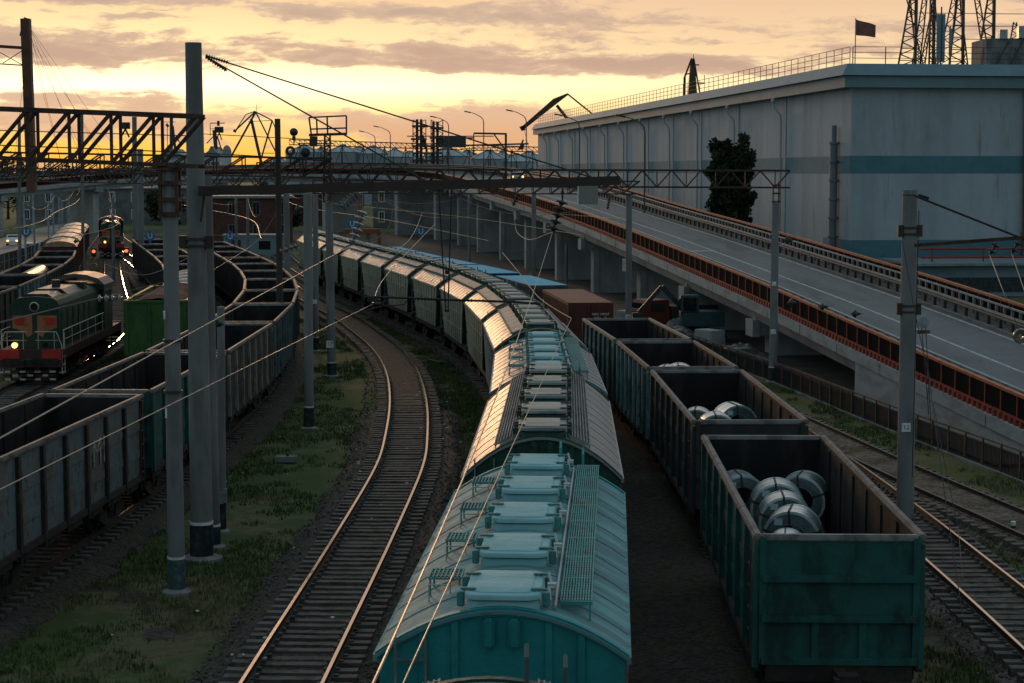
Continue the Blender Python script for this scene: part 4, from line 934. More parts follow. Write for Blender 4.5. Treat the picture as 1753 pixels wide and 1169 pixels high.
    for sx in (-1, 1):
        pts = [(sx * 1.46, .35, 1.5), (sx * 1.46, .35, 2.45), (sx * 1.46, 5.4, 2.45), (sx * 1.46, 11.2, 2.45)]
        m.tube(pts, .025, 6); m.tube([(sx * 1.46, .35, 2.0), (sx * 1.46, 11.2, 2.0)], .018, 6)
        for k in range(6): m.bar((sx * 1.46, .4 + k * 2.1, 1.5), (sx * 1.46, .4 + k * 2.1, 2.45), .035)
        m.tube([(sx * 1.46, -.1, .4), (sx * 1.46, -.1, 1.75), (sx * 1.2, -.05, 2.4), (sx * .2, -.05, 2.4)], .026, 6); m.bar((sx * 1.3, -.05, 2.0), (sx * .2, -.05, 2.0), .025)
        for xx in (.35, 1.1): m.bar((sx * xx, -.05, 1.5), (sx * xx, -.05, 2.4), .028)
        m.tube([(sx * 1.46, .55, .4), (sx * 1.46, .55, 2.3)], .025, 6)
        for k in range(3): m.box((sx * 1.4, .25, .45 + k * .38), (.25, .5, .04))
    m.build('handrail', m_rail, r)
    for yb_ in (3.6, 13.0):
        b = make_bogie(r, yb_ - .9); make_bogie(r, yb_ + .9)
    return r
loco = make_loco(); a = L3.at(L3.sY(86.6)); dr = L3.dir(L3.sY(94))
loco.location = (a.x + .1, a.y, 0); loco.rotation_euler = (0, 0, math.atan2(-dr.x, dr.y)); tag(loco, 'green shunting locomotive with red panels and one lit headlamp, nearest the camera', 'locomotive', 'green shunting locomotives')
l2 = copy_tree(loco); a = L3.at(L3.sY(216)); dr = L3.dir(L3.sY(224)); l2.location = (a.x, a.y, 0); l2.rotation_euler = (0, 0, math.atan2(-dr.x, dr.y)); l2['label'] = 'distant green locomotive facing the glowing rails with an orange visor'
# red dwarf signals beside it
for px, py, Y_, lab in ((161, 432, 205, 'red lit dwarf signal left of the distant locomotive'), (217, 431, 206, 'red lit dwarf signal right of the distant locomotive')):
    p = D(px, py, Y_); s_ = thing('dwarf_signal', (p.x, p.y, GZ), 0, lab, 'signal', 'dwarf signals')
    m = MB(); m.tube([(0, 0, 0), (0, 0, p.z - GZ - .4)], .07, 8); m.box((0, 0, .1), (.5, .5, .2)); m.build('post', m_galv, s_)
    m = MB(); m.box((0, 0, p.z - GZ), (.5, .3, .95)); m.box((0, -.2, p.z - GZ + .42), (.5, .25, .04)); m.build('head', m_black, s_)
    m = MB(); m.lathe([(0, -.03), (.17, -.03), (.17, .03), (0, .03)], 14, Matrix.Rotation(math.pi / 2, 3, 'X'), (0, -.17, p.z - GZ + .12)); m.build('lamp', m_redlamp, s_)
# ---------------------------------------------------------------- overpass: ramp climbing away, then crossing the yard
OP = Path([(22.6, 35, -.2), (19.7, 55, .1), (18.3, 65.3, .6), (16.5, 78.2, 1.33), (13.72, 98.1, 2.54), (12.6, 106.1, 2.98), (8.4, 136.1, 4.48), (6.19, 151.9, 5.2), (4.14, 166.5, 5.75), (1.39, 186.2, 6.4), (-.03, 196.3, 6.65), (-5.4, 234.5, 7.65), (-7.7, 250.8, 8.05), (-13, 281, 8.7), (-24, 308, 9.25), (-42, 323, 9.35), (-60, 324, 8.9), (-72, 314, 8.1), (-82, 298, 6.9), (-93, 275, 5.8), (-104, 250, 5.0)])
OW = 11.0
def xfall(Y): u = min(1, max(0, (Y - 150) / 65)); return .075 * u * u * (3 - 2 * u)
OPF = []
def op(d, x, z):
    p = OP.at(d); return p + OP.right(d) * x + V((0, 0, z + xfall(p.y) * x))
def opsweep(m, prof, a, b, step=2.0, closed=True):
    n = max(1, int((b - a) / step)); vs = []; k = len(prof)
    for i in range(n + 1): d = a + (b - a) * i / n; vs += [op(d, x, z) for x, z in prof]
    kk = k if closed else k - 1
    fs = [(i * k + j, i * k + (j + 1) % k, i * k + k + (j + 1) % k, i * k + k + j) for i in range(n) for j in range(kk)]
    if closed: fs += [tuple(range(k)), tuple(n * k + j for j in range(k))]
    m.add(vs, fs)
m_fascia = mat('pale_fascia_concrete', (.30, .315, .32), (.22, .225, .22), scale=.5, stretch=(1, 1, 3), rough=.85, bump=.1)
m_pier = mat('pier_concrete', (.36, .35, .345), (.26, .255, .25), scale=.35, stretch=(1, 1, .5), rough=.95, bump=.15)
m_asph = mat('asphalt', (.115, .125, .135), (.095, .10, .11), scale=.35, stretch=(1, .2, 1), rough=.8, bump=.1, bscale=60, spec=.25, col3=(.075, .08, .085), s3=.22, lo3=.5, hi3=.62)
m_mark = mat('worn_road_paint', (.42, .44, .45), (.25, .26, .27), scale=3, rough=.8)
m_org = mat('orange_rail_paint', (.38, .095, .032), (.24, .06, .025), scale=2.5, rough=.6); m_redp = mat('red_post_paint', (.26, .03, .018), (.16, .025, .018), scale=3, rough=.6)
m_mesh = mat('dark_rail_mesh', (.014, .012, .011), rough=.95, spec=.03); m_gr = mat('blue_grey_barrier', (.20, .245, .265), (.15, .18, .19), scale=2, rough=.55, metal=.2)
m_grd = mat('dark_barrier_post', (.03, .032, .034), rough=.6); m_brw = mat('dusty_beam', (.16, .135, .12), (.11, .10, .10), scale=2, rough=.7)
ov = thing('overpass', (16.5, 78, GZ), 0, 'concrete road ramp climbing beside the yard and curving left across it', 'overpass')
off = -V(ov.location)
def obuild(m, nm, mt, par=ov, o=None, smooth=False):
    o = off if o is None else o
    m.v = [tuple(V(p) + o) for p in m.v]; return m.build(nm, mt, par, smooth=smooth)
s_ab = OP.sY(84)
m = MB(); opsweep(m, [(0, .02), (0, -.42), (.45, -.46), (.75, -1.2), (2.6, -1.25), (2.9, -.7), (4.3, -.7), (4.6, -1.25), (6.4, -1.25), (6.7, -.7), (8.1, -.7), (8.4, -1.25), (10.25, -1.2), (10.55, -.46), (OW, -.42), (OW, .02)], s_ab - 6, OP.L - 2); obuild(m, 'deck', m_pier)
m = MB(); opsweep(m, [(-.03, .10), (-.03, -.40), (.02, -.40), (.02, .03), (.4, .03), (.4, .10)], 2, OP.L - 2, 2.0); obuild(m, 'edge_beam', m_fascia)
q_ = []; d = 4
while d < OP.L - 4:
    p = op(d, -.036, -.2); t_ = OP.dir(d); q_.append(MB().bar(p - t_ * .02, p + t_ * .02, .012, .5)); d += 6
split_parts('panel_joint', m_grd, ov, q_, off)
m = MB(); n = 40
for i in range(n):                                                   # solid abutment under the low end
    d0, d1 = 2 + (s_ab - 2) * i / n, 2 + (s_ab - 2) * (i + 1) / n; q = []
    for d in (d0, d1):
        for x in (.06, OW - .06): t_ = op(d, x, -.02); q += [V((t_.x, t_.y, GZ - .3)), t_]
    m.add(q, [(0, 1, 5, 4), (2, 6, 7, 3), (1, 3, 7, 5), (0, 4, 6, 2), (0, 2, 3, 1), (4, 5, 7, 6)])
obuild(m, 'abutment', m_fascia)
piers = [87, 103, 119.5, 138, 157, 176, 196, 216, 238, 260]
ps = [OP.sY(y) for y in piers]; d = ps[-1] + 22
while d < OP.L - 8: ps.append(d); d += 21
for d in ps:
    p = op(d, OW / 2, -1.25); r_ = OP.right(d); ang = math.atan2(r_.y, r_.x); M = Matrix.Rotation(ang, 3, 'Z'); cz = GZ - .3; o = V((p.x, p.y, 0))
    if p.z - GZ < 1.2: continue
    m = MB(); tilt = Matrix.Rotation(0, 3, 'Z'); m.box((p.x, p.y, (cz + p.z - .6) / 2), (7.6, 1.1, p.z - .6 - cz), M)
    m.box((p.x - r_.x * 3.85, p.y - r_.y * 3.85, (cz + p.z - .6) / 2), (.5, 1.25, p.z - .6 - cz), M)
    pr = obuild(m, 'pier', m_pier)
    m = MB(); m.box((p.x, p.y, p.z - .38), (9.9, 1.35, .75), M)
    for s in (-1, 1): q = op(d, OW / 2 + s * 5.0, 0); m.box((q.x, q.y, p.z - .35), (.42, 1.5, .95), M); m.box((q.x - s * r_.x * .35, q.y - s * r_.y * .35, p.z + .2), (.5, .6, .45), M)
    obuild(m, 'cap_beam', m_fascia, pr)
m = MB(); opsweep(m, [(1.75, .045), (9.1, .045)], 2, OP.L - 2, 2.0, False); tag(m.build('road', m_asph), 'grey asphalt carriageway of the overpass', kind='structure')
m = MB(); opsweep(m, [(.4, .12), (.4, .028), (1.7, .028), (1.7, .16), (1.45, .16), (1.45, .12)], 2, OP.L - 2, 2.0)
opsweep(m, [(9.15, .028), (9.15, .17), (9.4, .17), (9.4, .13), (10.7, .13), (10.7, .03)], 2, OP.L - 2, 2.0); tag(m.build('pavement', mat('pavement_concrete', (.15, .145, .14), (.10, .10, .10), scale=.8, rough=.9)), 'kerbed service pavements along both sides of the overpass', kind='structure')
m = MB()
for x in (2.05, 8.8): opsweep(m, [(x - .08, .05), (x + .08, .05)], 2, OP.L - 4, 2.0, False)
opsweep(m, [(5.35, .05), (5.5, .05)], 2, OP.L - 4, 2.0, False)
for y in (70, 131): a = OP.sY(y); m.add([op(a, 2.2, .054), op(a + .5, 2.2, .054), op(a + .5, 5.3, .054), op(a, 5.3, .054)], [(0, 1, 2, 3)])
tag(m.build('road_marking', m_mark), 'worn white lane lines on the overpass', kind='structure')
def op_rail(nm, lab, x, parts, cat='railing', grp=None):
    r = thing(nm, op(30, x, 0), 0, lab, cat, grp); o = -V(r.location)
    for pn, mt, fn in parts:
        m = MB(); q = fn(m)
        if isinstance(q, list): split_parts(pn, mt, r, q, o)
        if m.v: obuild(m, pn if not isinstance(q, list) else 'lower_rail', mt, r, o)
    return r
def posts(m, x, st, a, b, w, z0, z1, dpt=None):
    d = a; out = []
    while d < b: p, q = op(d, x, z0), op(d, x, z1); out.append(MB().bar(p, q, w, dpt or w, up=OP.dir(d))); d += st
    return out
B_ = OP.L - 6
op_rail('orange_railing', 'orange topped railing with dark panels along the near edge of the ramp', .18, [
    ('top_rail', m_org, lambda m: opsweep(m, [(.10, 1.18), (.10, 1.29), (.28, 1.29), (.28, 1.18)], 3, B_)),
    ('panel', m_mesh, lambda m: opsweep(m, [(.16, .32), (.16, 1.16), (.22, 1.16), (.22, .32)], 3, B_)),
    ('post', m_redp, lambda m: [opsweep(m, [(.10, .30), (.10, .40), (.2, .40), (.2, .30)], 3, B_), posts(m, .15, 1.5, 3, 190, .07, .1, 1.18)][1]),
    ('foot', m_redp, lambda m: posts(m, .12, .5, 3, 170, .17, .1, .33, .2))])
op_rail('orange_railing', 'orange topped railing along the far edge of the ramp, beside the warehouse', 10.8, [
    ('top_rail', m_org, lambda m: opsweep(m, [(10.7, 1.14), (10.7, 1.26), (10.92, 1.26), (10.92, 1.14)], 3, B_)),
    ('panel', m_mesh, lambda m: opsweep(m, [(10.78, .2), (10.78, 1.14), (10.84, 1.14), (10.84, .2)], 3, B_)),
    ('post', m_redp, lambda m: posts(m, 10.81, 1.5, 3, 230, .08, .1, 1.16))])
op_rail('guard_rail', 'blue grey guard rail on stout posts beside the near lane', 1.5, [
    ('beam', m_gr, lambda m: (opsweep(m, [(1.50, .80), (1.50, .88), (1.66, .88), (1.66, .80)], 3, B_), opsweep(m, [(1.56, .42), (1.56, .48), (1.64, .48), (1.64, .42)], 3, B_))),
    ('post', m_gr, lambda m: posts(m, 1.57, 1.5, 3, 260, .17, .1, .86, .22))], 'guard rail')
op_rail('guard_rail', 'grey double beam guard rail on dark posts beside the far lane', 9.6, [
    ('beam', m_brw, lambda m: (opsweep(m, [(9.36, .62), (9.30, .69), (9.36, .76), (9.30, .83), (9.36, .92), (9.44, .92), (9.44, .62)], 3, B_), opsweep(m, [(9.75, .62), (9.75, .70), (9.95, .70), (9.95, .62)], 3, B_))),
    ('post', m_grd, lambda m: posts(m, 9.5, 1.5, 3, 260, .16, .1, .68, .2))], 'guard rail')
op_rail('guard_rail', 'pale tubular barrier between the double beam and the far railing', 10.3, [
    ('beam', m_gr, lambda m: (opsweep(m, [(10.30, .98), (10.30, 1.06), (10.40, 1.06), (10.40, .98)], 3, B_),)),
    ('post', m_gr, lambda m: posts(m, 10.35, 1.0, 3, 260, .12, .1, .98, .14))], 'guard rail')
# car driving away on the overpass
m_cbody = mat('pale_blue_car', (.22, .36, .42), rough=.3, spec=.6); m_wcar = mat('white_car', (.55, .56, .57), rough=.3, spec=.6); m_tail = mat('lit_tail_lamp', (1, .30, .08), emit=5); m_tyre = mat('tyre_rubber', (.015, .015, .015), rough=.8)
def make_car(loc, rz, body, label, L=4.3, van=False, lit='rear'):
    r = thing('parked_car' if False else 'car', loc, rz, label, 'car'); h = L / 2; w = .86
    m = MB(); H1 = 1.9 if van else 1.45
    pr = [(-h, .3), (-h, .85), (-h + .15, .95), (-h + .5, 1.0), (-h + (.6 if van else .85), H1 - .05), (-h + (.9 if van else 1.3), H1), (h - (1.5 if van else 1.7), H1), (h - (.9 if van else 1.0), .98), (h - .15, .85), (h, .6), (h, .3)] if not van else [(-h, .3), (-h, 1.1), (-h + .12, H1 - .1), (-h + .4, H1), (h - 1.4, H1), (h - .75, 1.1), (h - .1, .95), (h, .6), (h, .3)]
    m.prism([(a, b) for a, b in pr], -w, w, lambda a, b, c: (b, a, c)); m.build('body', body, r, bevel=.05)
    m = MB(); m.box((0, -h + (.04 if van else .62), H1 - .38 if van else 1.2), (1.4, .12, .42)); m.box((0, h - (1.05 if van else 1.36), 1.2), (1.4, .12, .42))
    for sx in (-1, 1): m.box((sx * (w + .005), -.1, H1 - .36), (.02, L * .45, .36))
    m.build('window', m_glass, r)
    for sx in (-1, 1):
        for yy in (-h + .8, h - .8):
            m = MB(); m.lathe([(0, -.1), (.31, -.1), (.31, .1), (0, .1)], 16, Matrix.Rotation(math.pi / 2, 3, 'Y'), (sx * .76, yy, .31)); m.build('wheel', m_tyre, r)
        m = MB(); m.box((sx * .68, -h - .02, .85), (.26, .06, .2)); m.build('tail_lamp', m_tail if lit == 'rear' else m_lred, r)
        m = MB(); m.box((sx * .62, h + .0, .7), (.3, .06, .2)); m.build('headlight', m_lamp if lit == 'front' else m_rail, r)
    return r
a = OP.sY(244); p = op(a, 7.2, .06); t_ = OP.dir(a); make_car(p, math.atan2(-t_.x, t_.y), m_cbody, 'pale blue car with lit tail lamps driving along the overpass', 4.3)
# ---------------------------------------------------------------- low fence along the right tracks
m_fen = mat('rusty_fence_post', (.15, .07, .04), (.06, .04, .03), scale=4, rough=.8); m_fbar = mat('black_fence_bar', (.016, .015, .015), rough=.7)
FP = Path([(19.2, 47), (17.08, 61.5), (15.7, 70.2), (14.43, 79), (13.28, 88), (11.3, 100), (9.1, 114)])
fn = thing('low_fence', FP.at(0) + V((0, 0, GZ)), 0, 'low black bar fence with rusty posts between the tracks and the ramp', 'fence'); o = -V(fn.location)
m = MB(); m.sweep([(-.03, -.03), (.03, -.03), (.03, .03), (-.03, .03)], [(p + V((0, 0, GZ + 1.02)), r, u) for p, r, u in FP.frames(0, None, 2)]); obuild(m, 'top_rail', m_fen, fn, o)
q_ = []; d = .5
while d < FP.L: p = FP.at(d) + V((0, 0, GZ - .1)); q_.append(MB().bar(p, p + V((0, 0, 1.15)), .07)); d += 1.55
split_parts('post', m_fen, fn, q_, o)
m = MB(); d = .2
while d < FP.L: p = FP.at(d) + V((0, 0, GZ + .03)); m.bar(p, p + V((0, 0, .85)), .028); d += .11
for zz in (.1, .82): m.sweep([(-.015, -.015), (.015, -.015), (.015, .015), (-.015, .015)], [(p + V((0, 0, GZ + zz)), r, u) for p, r, u in FP.frames(0, None, 2)])
obuild(m, 'bar_panel', m_fbar, fn, o)
m = MB(); m.sweep([(-.12, -.3), (.12, -.3), (.12, .06), (-.12, .06)], [(p + V((0, 0, GZ)), r, u) for p, r, u in FP.frames(0, None, 2)]); obuild(m, 'footing', m_concd, fn, o)
# ---------------------------------------------------------------- warehouse
WA, WB = V((30.2, 165, 0)), V((5.2, 370, 0)); wl = (WB - WA); WL = wl.length; wrz = math.atan2(-wl.x, wl.y)
m_wall = mat('pale_blue_grey_wall', (.34, .375, .405), (.28, .31, .34), scale=.25, stretch=(1, 1, .12), rough=.85, col3=(.20, .215, .23), s3=1.1, lo3=.56, hi3=.74, var=.12)
m_teal = mat('teal_wall_band', (.075, .175, .215), (.065, .155, .19), scale=.4, rough=.8); m_fas = mat('blue_grey_fascia', (.15, .225, .26), (.125, .19, .22), scale=.2, rough=.7); m_pip = mat('pale_downpipe', (.34, .38, .40), rough=.5); m_groove = mat('dark_joint', (.10, .12, .135), rough=.8)
m_lat = mat('lattice_steel', (.05, .055, .06), (.06, .04, .03), scale=2, rough=.7)
wh = thing('warehouse', (WA.x, WA.y, GZ), wrz, 'long pale blue grey warehouse with a teal band beyond the ramp', 'warehouse')
WD, HT = 70.0, 17.9                                                   # local: +y along the long side, +x to the right
m = MB(); m.box((WD / 2, WL / 2, HT / 2), (WD, WL, HT)); m.build('wall', m_wall, wh)
m = MB(); zb = 11.0
m.box((WD / 2, -.012, 10.95 + .1), (WD, .03, 1.55)); m.box((-.012, WL / 2, 11.05), (.03, WL, 1.55)); m.box((WD / 2, -.012, 2.6), (WD, .03, 3.4)); m.box((-.012, 4, 2.6), (.03, 8, 3.4)); m.build('teal_band', m_teal, wh)
m = MB()
e1, e2 = .9, 1.35
def ring(m, e, z0, z1, e_top=None):
    et = e if e_top is None else e_top
    b = [(-e, -e), (WD + e, -e), (WD + e, WL + e), (-e, WL + e)]; tt = [(-et, -et), (WD + et, -et), (WD + et, WL + et), (-et, WL + et)]
    m.add([(x, y, z0) for x, y in b] + [(x, y, z1) for x, y in tt], [(0, 1, 5, 4), (1, 2, 6, 5), (2, 3, 7, 6), (3, 0, 4, 7), (0, 3, 2, 1), (4, 5, 6, 7)])
ring(m, .9, HT - .05, HT + .95); ring(m, 1.25, HT + 1.0, HT + 2.05, .55); m.build('roof', m_fas, wh)
pil = [WL * f for f in (.0, .105, .20, .29, .37, .45, .53, .61, .69, .77, .85, .925)]
for y in pil[1:]:
    MB().box((-.05, y, HT / 2), (.12, .75, HT)).build('pilaster', m_wall, wh); MB().box((-.06, y + .42, HT / 2), (.06, .18, HT)).build('joint', m_groove, wh)  # dark joint strip beside each pilaster
for y in [v + 1.4 for v in pil[1:]] :
    m = MB(); m.tube([(-.95, y, HT - .1), (-.95, y, HT - .9), (-.35, y - .5, HT - 1.8), (-.3, y - .6, HT - 2.6), (-.3, y - .6, 0)], .12, 8); m.lathe([(.12, 0), (.24, .1), (.24, .4), (.12, .5)], 10, None, (-.95, y, HT - .55)); m.build('downpipe', m_pip, wh)
m = MB(); m.tube([(-.45, 3.6, 0), (-.45, 3.6, 13.0)], .36, 12); m.tube([(-.45, 3.6, 13), (-.45, 3.6, 14.6)], .24, 12)
for k in range(8): m.lathe([(.36, 0), (.46, .02), (.46, .2), (.36, .22)], 12, None, (-.45, 3.6, 1 + k * 1.7)); m.box((-.2, 3.6, 1.1 + k * 1.7), (.5, .08, .08))
m.build('flue_pipe', mat('grey_flue', (.14, .16, .18), rough=.6), wh)
m = MB(); m.tube([(16.4, -.35, 0), (16.2, -.35, HT - .2)], .3, 10)
for k in range(6): m.lathe([(.3, 0), (.38, .02), (.38, .18), (.3, .2)], 10, None, (16.35, -.35, 2 + k * 2.8))
m.build('brown_pipe', mat('brown_pipe_paint', (.12, .075, .035), (.16, .16, .16), scale=.4, rough=.7), wh)
m = MB(); zt = HT + 2.05
for y in [k * 2.4 for k in range(int(WL / 2.4))]: m.bar((-.2, y, zt), (-.2, y, zt + 1.5), .05)
for x in [k * 3.0 for k in range(20)]: m.bar((x, -.2, zt), (x, -.2, zt + 1.5), .07)
for zz in (.5, 1.0, 1.5): m.bar((-.2, 0, zt + zz), (-.2, WL, zt + zz), .05); m.bar((0, -.2, zt + zz), (60, -.2, zt + zz), .05)
m.build('roof_railing', m_lat, wh)
# annex with pipes at the foot of the front wall
ax = thing('annex_shed', (WA.x + 6, WA.y - 7, GZ), wrz, 'low grey annex with rusty red pipes at the foot of the warehouse', 'shed')
m = MB(); m.box((12, 0, 1.3), (30, 9, 2.6)); m.build('wall', m_fas, ax); m = MB(); m.box((12, -.3, 2.72), (31, 10, .22)); m.build('roof', m_gr, ax)
m = MB()
for z in (3.2, 3.9): m.tube([(-2, -3.5 + z * .3, z), (28, -3.5 + z * .3, z)], .1, 6)
for k in range(7): m.bar((-1 + k * 4.5, -2.4, 2.6), (-1 + k * 4.5, -2.4, 4), .1)
m.build('pipe_run', m_redp, ax); m = MB(); m.box((9, -4.55, 1.0), (22, .1, 1.2)); m.build('opening', m_black, ax)
# roof clutter
p = D(1464, 90, 178); fl = thing('flagpole', (p.x, p.y, GZ + HT + 2), 0, 'thin flagpole with a dark red flag on the warehouse roof', 'flagpole'); zt_ = D(1464, 31, 178).z - (GZ + HT + 2)
m = MB(); m.tube([(0, 0, 0), (0, 0, zt_)], .05, 6); m.build('pole', m_galv, fl)
m = MB(); vs = []
for i in range(13):
    for j in range(7): u, w_ = i / 12, j / 6; vs.append((u * 1.95, .18 * math.sin(u * 7 + w_), zt_ - .1 - w_ * 1.5 - u * .55 * (1 - .6 * w_)))
m.add(vs, [(i * 7 + j, i * 7 + j + 1, i * 7 + 8 + j, i * 7 + 7 + j) for i in range(12) for j in range(6)]); m.build('flag', mat('dark_red_flag', (.24, .10, .08), (.16, .07, .06), scale=2, rough=.9), fl, smooth=True)
m_lat_ = mat('lattice_steel', (.05, .055, .06), (.06, .04, .03), scale=2, rough=.7)
def lattice(m, a0, a1, b0, b1, n, w):
    m.bar(a0, a1, w); m.bar(b0, b1, w)
    for i in range(n):
        p, q = V(a0).lerp(V(a1), i / n), V(b0).lerp(V(b1), (i + .5) / n); m.bar(p, q, w * .6); m.bar(q, V(a0).lerp(V(a1), (i + 1) / n), w * .6); m.bar(V(b0).lerp(V(b1), (i + .5) / n), V(a0).lerp(V(a1), (i + .5) / n), w * .5)
for k, (xb, xv, xt, Yl) in enumerate(((1534, 1566, 1571, 187), (1590, 1597, 1602, 190), (1622, 1648, 1651, 190), (1668, 1700, 1704, 190))):
    b0, v0, tp = D(xb, 128, Yl), D(xv, 128, Yl), D(xt, -30, Yl); zb = GZ + HT + 1.9
    mst = thing('lattice_mast', (v0.x, Yl, zb), 0, ['leaning lattice mast with crossing red braces at the left of the roof masts', 'lattice mast beside the white antenna panel', 'lattice mast third from the left on the warehouse roof', 'lattice mast rising just left of the roof plant room'][k], 'mast', 'lattice masts on the warehouse roof'); o = -V(mst.location)
    m = MB(); tp2 = V((tp.x - .1, Yl, tp.z)); lattice(m, (b0.x, Yl, zb), (tp.x - .5, Yl, tp.z), (v0.x, Yl, zb), tp2, 8, .17); m.bar((v0.x, Yl, zb), tp2, .3); obuild(m, 'frame', m_lat, mst, o)
    if k == 0:
        m = MB(); q = D(1549, -30, Yl); lattice(m, D(1585, 128, Yl + 1), V((q.x, Yl + 1, q.z)), D(1570, 128, Yl + 1), D(1556, -30, Yl + 1), 9, .12); obuild(m, 'cross_brace', mat('red_lattice', (.10, .045, .035), rough=.7), mst, o)
for k, (xa, xb_, xc, xd) in enumerate(((1558, 1584, 1572, 1590), (1604, 1590, 1612, 1598), (1600, 1636, 1622, 1640), (1660, 1640, 1652, 1642), (1690, 1664, 1700, 1672), (1718, 1735, 1752, 1740), (1570, 1604, 1580, 1601))):
    Yl = 188 + k; q0, q1, q2, q3 = D(xa, 128, Yl), D(xb_, -30, Yl), D(xc, 128, Yl), D(xd, -30, Yl); zb = GZ + HT + 1.9
    if k in (5,): q1, q3 = D(xb_, 38, Yl), D(xd, 38, Yl)
    ms = thing('brace_frame', (q0.x, Yl, zb), 0, ['splayed brace right of the leaning lattice mast', 'splayed brace left of the antenna panel', 'wide splayed brace behind the antenna panel', 'narrow brace left of the third lattice mast', 'splayed brace left of the plant room', 'short brace standing by the plant room', 'widest splayed brace crossing the antenna panel'][k], 'brace', 'splayed braces on the warehouse roof'); o = -V(ms.location)
    m = MB(); lattice(m, V((q0.x, Yl, zb)), q1, V((q2.x, Yl, zb)), q3, 7, .13); obuild(m, 'frame', m_lat, ms, o)
p = D(1609, 100, 180); an = thing('antenna_panel', (p.x, p.y, GZ + HT + 2), 0, 'tall white antenna panel on the warehouse roof', 'antenna'); m = MB(); m.box((-.15, 0, 3.4), (.42, .2, 4.6)); m.box((.32, .1, 3.4), (.3, .2, 4.6)); m.box((1.0, 0, 3.0), (.3, .2, 2.6)); m.build('panel', m_fas, an); m = MB(); m.tube([(.1, .15, 0), (.1, .15, 6.4)], .07, 6); m.tube([(1.0, .15, 0), (1.0, .15, 4.6)], .05, 6); m.build('pole', m_lat, an)
p = D(1688, 105, 186); pr_ = thing('plant_room', (p.x, p.y, GZ + HT + 1.9), 0, 'grey plant room on the warehouse roof at the right edge', 'plant room')
m = MB(); m.box((6, 3, 1.9), (12, 6, 4.0)); m.build('wall', m_concd, pr_); m = MB(); m.box((1.6, 0, 4.3), (.8, .8, .9)); m.box((3.6, 0, 4.5), (1.0, .8, 1.2)); m.build('vent_box', m_galv, pr_)
m = MB()
for k in range(5): m.bar((.5 + k * 1.4, -.1, .3), (2.2 + k * 1.4, -.1, 3.6), .09)
m.build('bracing', m_lat, pr_)
rw = thing('roof_wire', D(1580, 45, 190), 0, 'thin wires strung between the roof masts', 'wire'); o = -V(rw.location); m = MB()
for y0, y1 in ((22, 24), (44, 45), (66, 68)): m.tube([D(1572, y0, 190), D(1760, y1, 190)], .035, 4)
obuild(m, 'strand', m_cable, rw, o)
# ---------------------------------------------------------------- silos, gallery, dryer tower, port cranes
m_silo = mat('silo_sheet', (.27, .31, .335), (.22, .255, .275), scale=.25, stretch=(1, 1, 3), rough=.55, metal=.2)
SY = 600.0; u_ = SY / 3150
for k, (cx, pk, hwid, dy) in enumerate(((476, 268, 20, 30), (521, 247, 25, 0), (552, 251, 26, 25), (588, 247, 24, 0), (614, 250, 26, 25), (640, 249, 25, 0), (676, 254, 26, 0), (702, 258, 26, 25), (767, 250, 31, -20), (800, 256, 28, 25), (837, 256, 29, 0), (860, 259, 27, 25), (884, 262, 26, 0), (905, 258, 28, 20))):
    Yk = SY + dy; p = D(cx, 295, Yk); zt_ = D(cx, pk, Yk).z; rad = hwid * 1.28 * Yk / 3150; s_ = thing('grain_silo', (p.x, p.y, GZ), 0, '%s corrugated grain silo with a conical cap, %s' % (('pale', 'blue grey')[k % 2], ('low one behind the left crane', 'beside the round signals', 'directly right of the lattice mast', 'under the hanging sign frame', 'second right of the sign frame', 'left of the lamp posts', 'third right of the sign frame', 'just left of the dryer tower', 'widest one, right of the dryer tower', 'half hidden behind the widest one', 'left of the gallows frame', 'behind the gallows frame', 'right of the gallows frame', 'last one before the warehouse')[k]), 'silo', 'row of grain silos')
    ez = zt_ - GZ - rad * .42
    m = MB(); pf = [(rad, 0)]
    for j in range(24): z = ez * j / 24; pf += [(rad, z + .02), (rad - .06, z + ez / 48)]
    m.lathe(pf + [(rad, ez)], 28); m.build('barrel', m_silo, s_, smooth=True)
    m = MB(); m.lathe([(rad + .25, ez - .1), (rad + .25, ez), (1.0, zt_ - GZ - .5), (1.0, zt_ - GZ), (0, zt_ - GZ + .1)], 28); m.build('cap', m_silo, s_)
    m = MB()
    for a in range(0, 360, 45): c_, s2 = math.cos(R(a)), math.sin(R(a)); m.bar((c_ * (rad + .25), s2 * (rad + .25), ez + .06), (c_ * 1.0, s2 * 1.0, zt_ - GZ - .42), .12)
    m.tube([(0, -rad - .15, 0), (0, -rad - .15, ez)], .14, 6); m.build('ladder_rib', m_lat, s_)
gal = thing('conveyor_gallery', D(490, 240, 560), 0, 'long steel conveyor gallery over the silo roofs', 'conveyor'); o = -V(gal.location)
m = MB(); a, b = D(495, 239, 560), D(930, 252, 560)
for z in (0, -1.5): m.bar(a + V((0, 0, z)), b + V((0, 0, z)), .45, .3)
for i in range(50): p = a.lerp(b, i / 50); q = a.lerp(b, (i + 1) / 50); m.bar(p, q - V((0, 0, 1.5)), .16); m.bar(p, p - V((0, 0, 1.5)), .14)
obuild(m, 'truss', m_lat, gal, o); m = MB()
for i in range(12): p = a.lerp(b, (i + .5) / 12); m.bar(p - V((0, 0, 1.5)), (p.x - 2.5, p.y, p.z - 8), .2); m.bar(p - V((0, 0, 1.5)), (p.x + 2.5, p.y, p.z - 8), .2); m.bar((p.x, p.y, p.z - 1), (p.x, p.y, GZ), .3)
obuild(m, 'support', m_lat, gal, o)
